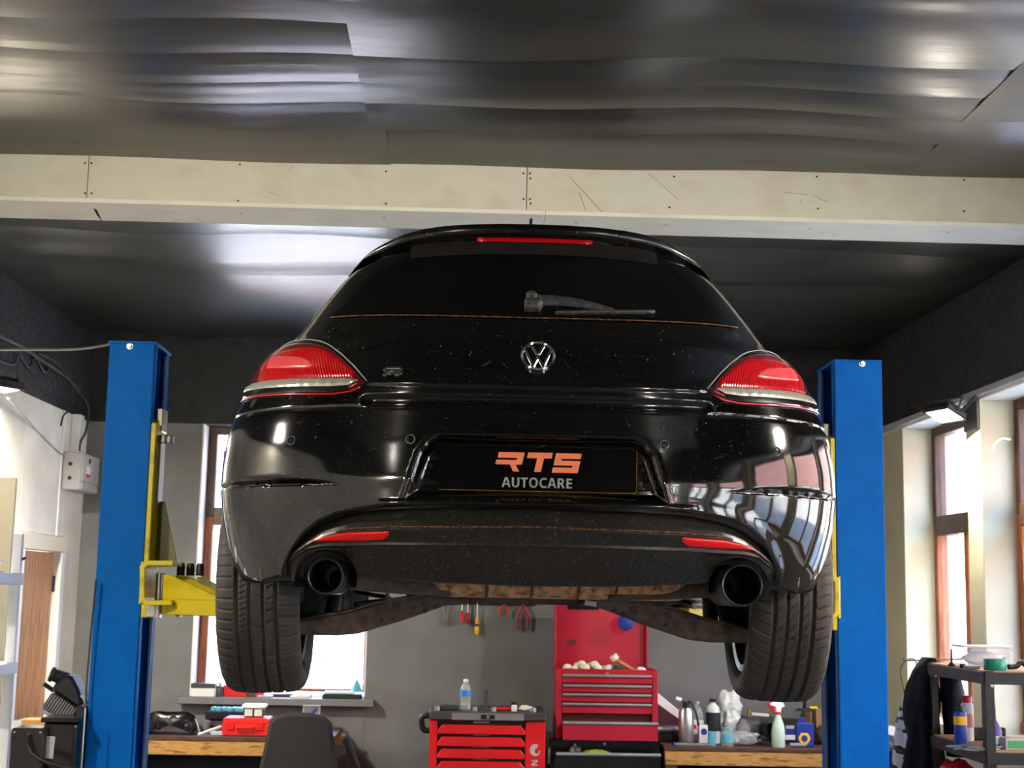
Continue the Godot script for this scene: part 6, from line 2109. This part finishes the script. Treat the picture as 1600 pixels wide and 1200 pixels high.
	# grey engine casting
	var al := thing("alternator", "dark grey alternator with an open round end on the right bench", "car part", Vector3(X.call(1180, 9.1), y, -9.16))
	add(al, "housing", lathe([Vector2(0, -0.07), Vector2(0.06, -0.07), Vector2(0.075, -0.05), Vector2(0.075, 0.02), Vector2(0.068, 0.05), Vector2(0.05, 0.07), Vector2(0.02, 0.075), Vector2(0, 0.075)], 26, Transform3D(Basis(Vector3.BACK, PI / 2), Vector3(-0.03, 0.09, 0))), M.dark_grey)
	add(al, "pipe_mouth", lathe([Vector2(0.034, -0.07), Vector2(0.044, 0.03), Vector2(0.052, 0.045), Vector2(0.052, 0.055), Vector2(0.043, 0.056), Vector2(0.038, 0.0), Vector2(0, -0.01)], 24, Transform3D(Basis(Vector3.UP, 0.5) * Basis(Vector3.RIGHT, PI / 2), Vector3(0.062, 0.095, 0.055))), M.black)
	add(al, "vacuum_can", lathe([Vector2(0, 0), Vector2(0.045, 0.0), Vector2(0.05, 0.02), Vector2(0.035, 0.05), Vector2(0, 0.055)], 22, Transform3D(Basis(Vector3.RIGHT, PI / 2), Vector3(-0.075, 0.085, 0.05))), M.mid_grey)
	add(al, "lug", extrude(rounded(0.05, 0.16, 0.02), 0.03, 0.004), M.mid_grey, Vector3(-0.02, 0.10, 0.04), Vector3(0, 0, 62))
	add(al, "bracket", extrude([Vector2(-0.10, 0.0), Vector2(0.06, 0.0), Vector2(0.02, 0.05), Vector2(-0.05, 0.09)], 0.05, 0.006), M.dark_grey, Vector3(0, 0, 0.04))
	for q in [[-0.06, 0.03, 0.085], [0.02, 0.03, 0.085], [-0.08, 0.13, 0.06]]:
		add(al, "bolt", rod(Vector3.ZERO, Vector3(0, 0, 0.02), 0.009, 6), M.steel, Vector3(q[0], q[1], q[2]))
	# wooden handled brush and white trigger bottle
	var br := thing("brush", "wooden brush lying across the right bench behind the spray bottle", "brush", Vector3(X.call(1185, 9.3), y + 0.16, -9.38), 0.0)
	add(br, "brush_stock", box(0.13, 0.02, 0.03, 0.004), M.glove, Vector3(0.02, 0, 0), Vector3(0, 0, -4))
	add(br, "bristles", extrude([Vector2(-0.06, -0.035), Vector2(-0.03, -0.04), Vector2(-0.025, 0.012), Vector2(-0.05, 0.04)], 0.03, 0.004), M.card)
	one("support_box", "dark box under the brush at the back of the right bench", "box", box(0.20, 0.145, 0.16, 0.004), M.dark_grey, Vector3(X.call(1190, 9.3), y + 0.0725, -9.42))
	var sy := y
	var tb := thing("spray_bottle", "white spray bottle with a red trigger under the right tyre", "spray bottle", Vector3(X.call(1216, 8.97), sy, -8.97))
	add(tb, "bottle_body", lathe([Vector2(0, 0), Vector2(0.038, 0), Vector2(0.041, 0.008), Vector2(0.041, 0.10), Vector2(0.034, 0.14), Vector2(0.016, 0.185), Vector2(0.013, 0.20)], 22), M.pale_liquid)
	add(tb, "red_collar", cyl(0.017, 0.016, 16), M.red, Vector3(0, 0.196, 0))
	add(tb, "spray_head", extrude([Vector2(-0.015, 0.21), Vector2(0.014, 0.21), Vector2(0.018, 0.235), Vector2(0.04, 0.248), Vector2(0.03, 0.268), Vector2(-0.03, 0.272), Vector2(-0.05, 0.262), Vector2(-0.05, 0.25), Vector2(-0.02, 0.242)], 0.026, 0.004), M.white)
	add(tb, "trigger", extrude([Vector2(-0.022, 0.245), Vector2(-0.042, 0.25), Vector2(-0.062, 0.27), Vector2(-0.072, 0.262), Vector2(-0.05, 0.235), Vector2(-0.032, 0.20), Vector2(-0.024, 0.205)], 0.014, 0.003), M.red)
	# black box with blue and white print
	var bb := thing("carton", "black carton with a white and blue panel, right of the spray bottle", "box", Vector3(X.call(1232, 9.15), y, -9.2))
	add(bb, "carton_body", box(0.12, 0.155, 0.1, 0.003), M.black, Vector3(0, 0.0775, 0))
	add(bb, "blue_panel", box(0.065, 0.03, 0.002, 0.0005), M.blue, Vector3(0.01, 0.075, 0.051))
	add(bb, "white_panel", box(0.065, 0.03, 0.002, 0.0005), M.white, Vector3(0.01, 0.042, 0.051))
	add(bb, "white_print", box(0.055, 0.02, 0.002, 0.0005), M.light_grey, Vector3(0.01, 0.105, 0.051))
	# blue flat bottle with a yellow badge
	var nb := thing("oil_bottle", "flat blue bottle with a yellow badge at the right of the bench", "bottle", Vector3(X.call(1257, 8.98), y, -8.98))
	add(nb, "bottle_body", extrude(rounded(0.105, 0.15, 0.014), 0.06, 0.008), M.blue, Vector3(0, 0.075, 0))
	add(nb, "yellow_badge", extrude([Vector2(-0.02, -0.034), Vector2(0.02, -0.034), Vector2(0.04, 0.0), Vector2(0.02, 0.034), Vector2(-0.02, 0.034), Vector2(-0.04, 0.0)], 0.003, 0.0008), M.yellow_plastic, Vector3(-0.008, 0.055, 0.031))
	add(nb, "badge_disc", lathe([Vector2(0.02, 0), Vector2(0, 0.0012)], 20, Transform3D(Basis(Vector3.RIGHT, PI / 2), Vector3())), M.blue, Vector3(-0.008, 0.055, 0.0328))
	add(nb, "bottle_neck", cyl(0.02, 0.03, 16), M.blue, Vector3(-0.02, 0.148, 0))
	# black clamp and a pile of oddments
	var cl := thing("clamp", "black trigger clamp with yellow pads standing behind the blue bottle", "clamp", Vector3(X.call(1260, 9.15), y, -9.16))
	add(cl, "bar", box(0.014, 0.25, 0.012, 0.002), M.black, Vector3(-0.01, 0.125, 0))
	add(cl, "grip", tube(curve([Vector3(-0.03, 0.10, 0), Vector3(-0.035, 0.16, 0), Vector3(-0.01, 0.205, 0)], 10), 0.009, 8), M.black)
	add(cl, "jaw", extrude([Vector2(-0.07, 0.205), Vector2(0.06, 0.205), Vector2(0.07, 0.225), Vector2(0.0, 0.225), Vector2(-0.05, 0.222)], 0.024, 0.003), M.black)
	add(cl, "fork", extrude([Vector2(-0.018, 0.225), Vector2(0.002, 0.225), Vector2(0.006, 0.275), Vector2(0.022, 0.285), Vector2(0.016, 0.292), Vector2(-0.008, 0.28), Vector2(-0.03, 0.292), Vector2(-0.034, 0.284), Vector2(-0.02, 0.272)], 0.012, 0.002), M.black)
	add(cl, "jaw_pad", box(0.05, 0.02, 0.024, 0.003), M.yellow_plastic, Vector3(0.05, 0.225, 0))
	add(cl, "leg_plate", extrude([Vector2(0.03, 0.0), Vector2(0.07, 0.0), Vector2(0.062, 0.205), Vector2(0.04, 0.205)], 0.02, 0.003), M.black)
	one("carton", "brown cardboard box at the back right corner of the bench", "box", box(0.15, 0.2, 0.12, 0.003), M.card, Vector3(X.call(1287, 9.3), y + 0.1, -9.4))
	one("wood_block", "dark brown lump of rope and rag beside the blue bottle", "cloth", lump(0.05, 0.06, 0.05, 71, 0.6), mat(Color(0.22, 0.16, 0.09), 0.9), Vector3(X.call(1288, 9.1), y + 0.05, -9.15))
	one("battery", "small grey cylinder lying in front of the spray bottle", "tool", rod(Vector3(-0.05, 0, 0), Vector3(0.05, 0, 0), 0.014, 12), M.mid_grey, Vector3(X.call(1246, 8.95), y + 0.014, -8.945))
	# tools at the front left edge
	one("stopper", "small blue screw cap at the left front edge of the right bench", "cap", cyl(0.015, 0.022, 14), M.blue, Vector3(X.call(1053, 8.95), y, -8.94))
	one("tray", "narrow grey metal tray along the front of the right bench", "tray", box(0.22, 0.014, 0.06, 0.003), M.mid_grey, Vector3(X.call(1082, 8.96), y + 0.008, -8.955))
	one("grease_gun", "dull metal cylinder lying between the sloped box and the bench front", "tool", rod(Vector3(-0.06, 0, 0), Vector3(0.07, 0, 0), 0.024, 16), M.alu, Vector3(X.call(1048, 9.02), y + 0.075, -9.2))
	one("dark_case", "black case under the metal cylinder beside the crimson chest", "box", box(0.15, 0.05, 0.08, 0.006), M.black, Vector3(X.call(1050, 9.02), y + 0.025, -9.2))
	one("bin", "dark blue plastic bin standing on the floor by the right column", "bin", lathe([Vector2(0, 0), Vector2(0.13, 0), Vector2(0.17, 0.86), Vector2(0.175, 0.86), Vector2(0.175, 0.88), Vector2(0.16, 0.88), Vector2(0.12, 0.02), Vector2(0, 0.02)], 24), M.blue, Vector3(P(1404, 1180, 7.6).x, 0, -7.6))
	one("swarf_heap", "grey heap of scrap metal filling the blue bin", "scrap", lump(0.15, 0.09, 0.15, 77, 0.6, 30, 16), M.mid_grey, Vector3(P(1404, 1180, 7.6).x, 0.88, -7.6))


func right_shelf() -> void:
	var zf := -6.0
	var zb := -6.72
	var x0 := 2.18
	var x1 := 2.70
	var yt := 1.362
	var o := thing("shelf_unit", "black boltless steel shelf unit below the right windows", "shelf", Vector3((x0 + x1) / 2, 0, (zf + zb) / 2))
	var w := x1 - x0
	var d := zf - zb
	for sx: float in [-1.0, 1.0]:
		for sz: float in [-1.0, 1.0]:
			var st := begin()
			put_box(st, Vector3(0.04, yt, 0.003), 0.001, Transform3D(Basis(), Vector3(sx * (w / 2 - 0.02), yt / 2, sz * d / 2)))
			put_box(st, Vector3(0.003, yt, 0.04), 0.001, Transform3D(Basis(), Vector3(sx * w / 2, yt / 2, sz * (d / 2 - 0.02))))
			var up := add(o, "upright", done(st), M.black)
			for k in 12:
				add(up, "slot", box(0.006, 0.014, 0.0012, 0.0003), M.light_grey if sz < 0 else M.dark_grey, Vector3(sx * (w / 2 - 0.02), 0.7 + 0.052 * k, sz * (d / 2 + 0.0022)))
			add(up, "rivet", rod(Vector3.ZERO, Vector3(0, 0, 0.004), 0.007, 12), M.steel, Vector3(sx * (w / 2 - 0.03), yt - 0.06, sz * (d / 2 + 0.001)))
	for y: float in [yt, 1.035, 0.6, 0.15]:
		add(o, "shelf_board", box(w - 0.012, 0.012, d - 0.012, 0.002), M.card, Vector3(0, y - 0.006, 0))
		for s: float in [-1.0, 1.0]:
			add(o, "shelf_rail", box(w, 0.05, 0.006, 0.001), M.black, Vector3(0, y - 0.03, s * (d / 2 + 0.004)))
			add(o, "shelf_rail", box(0.006, 0.05, d, 0.001), M.black, Vector3(s * (w / 2 + 0.004), y - 0.03, 0))
	# on the top shelf
	var T := func(px: float, z: float) -> Vector3:
		var p := P(px, 1040, z)
		return Vector3(p.x, yt, -z)
	var tb: Vector3 = T.call(1535, 6.45)
	var bx := thing("plastic_tub", "clear plastic tub with white contents on top of the black shelf unit", "tub", tb)
	add(bx, "tub_shell", extrude([Vector2(-0.10, 0), Vector2(0.10, 0), Vector2(0.115, 0.06), Vector2(0.09, 0.085), Vector2(-0.085, 0.085), Vector2(-0.11, 0.06)], 0.16, 0.008), M.clear)
	add(bx, "white_contents", lump(0.085, 0.03, 0.06, 81, 0.4), M.white, Vector3(0, 0.036, 0))
	add(bx, "tub_rim", box(0.22, 0.008, 0.17, 0.003), M.cloudy, Vector3(0, 0.088, 0))
	var tp: Vector3 = T.call(1555, 6.08)
	var gt := thing("tape_roll", "green roll of tape standing flat on the black shelf top", "tape", tp)
	add(gt, "tape", lathe([Vector2(0.038, 0), Vector2(0.046, 0), Vector2(0.047, 0.002), Vector2(0.047, 0.046), Vector2(0.046, 0.048), Vector2(0.038, 0.048)], 30), M.green_tape)
	add(gt, "core", lathe([Vector2(0.035, 0.001), Vector2(0.038, 0.001), Vector2(0.038, 0.047), Vector2(0.035, 0.047), Vector2(0.035, 0.001)], 30), M.card)
	one("spike", "thin black spike on a round foot at the left of the shelf top", "tool", lathe([Vector2(0, 0), Vector2(0.016, 0), Vector2(0.016, 0.008), Vector2(0.005, 0.02), Vector2(0.0035, 0.075), Vector2(0, 0.08)], 14), M.black, T.call(1487, 6.35))
	one("stopper", "tiny dark blue cap beside the clear tub", "cap", cyl(0.012, 0.018, 14), M.navy, T.call(1504, 6.2))
	one("black_strap", "black strap end lying at the right of the shelf top", "strap", tube(curve([T.call(1575, 6.1) + Vector3(0, 0.014, 0), T.call(1588, 6.1) + Vector3(0, 0.018, 0), T.call(1596, 6.1) + Vector3(0, 0.034, 0), T.call(1606, 6.1) + Vector3(0, 0.016, 0)], 12), 0.012, 8), M.black)
	one("dark_tool", "flat dark tool lying in front of the clear tub", "tool", box(0.07, 0.014, 0.03, 0.003), M.mid_grey, T.call(1518, 6.15) + Vector3(0, 0.008, 0), Vector3(0, 20, 0))
	# on the second shelf
	var S := func(px: float, z: float) -> Vector3:
		var p := P(px, 1150, z)
		return Vector3(p.x, 1.035, -z)
	bottle("spray_can", "dark blue spray can with a yellow label on the second shelf", "can", S.call(1501, 6.2), [Vector2(0, 0), Vector2(0.026, 0), Vector2(0.027, 0.004), Vector2(0.027, 0.13), Vector2(0.022, 0.142), Vector2(0.013, 0.146), Vector2(0, 0.146)], M.blue, M.black, 0.144, 0.014, 0.022, [0.0272, 0.088, 0.125, M.yellow_plastic])
	bottle("spray_can", "white spray can with red print and a red cap on the second shelf", "can", S.call(1512, 6.42), [Vector2(0, 0), Vector2(0.026, 0), Vector2(0.027, 0.004), Vector2(0.027, 0.155), Vector2(0.022, 0.166), Vector2(0.02, 0.17), Vector2(0, 0.17)], M.white, M.red, 0.166, 0.0225, 0.032, [0.0272, 0.06, 0.12, mat(Color(0.85, 0.55, 0.55), 0.5)])
	bottle("additive_bottle", "purple long-necked bottle with a yellow cap on the second shelf", "bottle", S.call(1553, 6.15), [Vector2(0, 0), Vector2(0.03, 0), Vector2(0.032, 0.005), Vector2(0.032, 0.07), Vector2(0.024, 0.095), Vector2(0.012, 0.115), Vector2(0.0105, 0.165), Vector2(0.0105, 0.175)], M.purple, M.yellow_plastic, 0.17, 0.0125, 0.024, [0.0325, 0.015, 0.05, M.white])
	one("black_box", "long black box lying across the second shelf behind the cans", "box", box(0.2, 0.055, 0.1, 0.004), M.black, Vector3(S.call(1538, 6.45).x, 1.063, -6.5))
	var gc := thing("carton", "flat green and white packet at the right of the second shelf", "box", S.call(1588, 6.08))
	add(gc, "packet_body", box(0.12, 0.05, 0.07, 0.003), M.light_grey, Vector3(0, 0.025, 0))
	add(gc, "green_print", box(0.10, 0.03, 0.002, 0.0005), mat(Color(0.25, 0.55, 0.3), 0.5), Vector3(0, 0.024, 0.036))
	one("nut_pile", "loose grey nuts and bolts scattered on the second shelf", "bolts", lump(0.10, 0.014, 0.05, 91, 0.6, 30, 12), M.mid_grey, S.call(1525, 6.06) + Vector3(0, 0.006, 0))
	one("red_bag", "bright red bag on the lower level of the black shelf unit", "bag", lump(0.10, 0.17, 0.14, 93, 0.3, 24, 16), M.red, Vector3(P(1488, 1190, 6.3).x + 0.03, 0.79, -6.34))
	# navy jacket hung on the far corner
	var jk := thing("jacket", "dark navy jacket hanging from the far corner of the black shelf unit", "jacket", Vector3(2.175, 0, -6.80))
	var rows := []
	var cx := [1470, 1455, 1440, 1445, 1462, 1450, 1440, 1432, 1428, 1425]
	var n := FastNoiseLite.new()
	n.seed = 5
	n.frequency = 2.2
	for j in 34:
		var t := j / 33.0
		var y := lerpf(1.38, 0.35, t)
		var wdt := lut([0, 0.05, 0.2, 0.35, 0.5, 1.0], [0.025, 0.055, 0.085, 0.07, 0.09, 0.13], t)
		var cxx := lut([0, 0.1, 0.25, 0.4, 1.0], [0.03, 0.005, -0.015, 0.0, -0.03], t)
		var row := PackedVector3Array()
		for k in 49:
			var an := TAU * (k % 48) / 48.0
			var fold := 1.0 + 0.16 * sin(an * 7.0 + t * 3.0) * blend(0.1, 0.5, t) + 0.25 * n.get_noise_3d(cos(an), t * 3.0, sin(an))
			row.append(Vector3(cxx + wdt * cos(an) * fold, y, 0.075 * sin(an) * fold))
		rows.append(row)
	add(jk, "jacket_body", sheet(rows), M.navy)
	rows = []
	for j in 22:
		var t := j / 21.0
		var row := PackedVector3Array()
		for k in 25:
			var an := TAU * (k % 24) / 24.0
			var r := 0.045 * (1.0 + 0.2 * n.get_noise_3d(cos(an) + 4.0, t * 4.0, sin(an)))
			row.append(Vector3(0.115 + 0.025 * t + r * cos(an), lerpf(1.33, 0.93, t), 0.03 + r * 1.2 * sin(an)))
		rows.append(row)
	add(jk, "sleeve", sheet(rows), M.navy)
	add(jk, "lining", lump(0.03, 0.16, 0.04, 12, 0.3), mat(Color(0.25, 0.2, 0.14), 0.9), Vector3(0.16, 1.12, 0.03))
	# striped bag behind it
	var sb := thing("striped_bag", "white carrier bag with black tiger stripes beside the navy jacket", "bag", Vector3(P(1425, 1150, 7.2).x, 0.55, -7.2))
	var sw := noise(0.02, 99, [[0.0, Color(0.03, 0.03, 0.03)], [0.44, Color(0.05, 0.05, 0.05)], [0.5, Color(1, 1, 1)], [1.0, Color(1, 1, 1)]], 256, 2)
	var sm := mat(Color(0.85, 0.87, 0.9), 0.5)
	sm.albedo_texture = sw
	sm.uv1_scale = Vector3(0.5, 2.2, 1)
	rows = []
	for j in 20:
		var t := j / 19.0
		var row := PackedVector3Array()
		for k in 33:
			var an := TAU * (k % 32) / 32.0
			var ww := lut([0, 0.1, 0.5, 0.8, 1.0], [0.06, 0.09, 0.095, 0.07, 0.035], t) * (1.0 + 0.1 * n.get_noise_3d(cos(an) + 9.0, t * 4.0, sin(an)))
			row.append(Vector3(ww * cos(an) - 0.01 * t, lerpf(0.0, 0.62, t), ww * 0.7 * sin(an)))
		rows.append(row)
	add(sb, "bag_body", sheet(rows), sm)
	add(sb, "bag_handle", tube(curve([Vector3(-0.025, 0.60, 0), Vector3(-0.05, 0.74, 0), Vector3(-0.02, 0.80, 0), Vector3(0.03, 0.79, 0), Vector3(0.02, 0.62, 0)], 18), 0.003, 6), M.dark_grey)
	one("bag_hook", "wire hook on the pillar that holds the striped bag", "hook", tube(curve([Vector3(XR, 1.37, -7.25), Vector3(2.5, 1.36, -7.22), sb.position + Vector3(-0.01, 0.80, 0), sb.position + Vector3(-0.03, 0.81, 0)], 14), 0.004, 6), M.dark_grey)
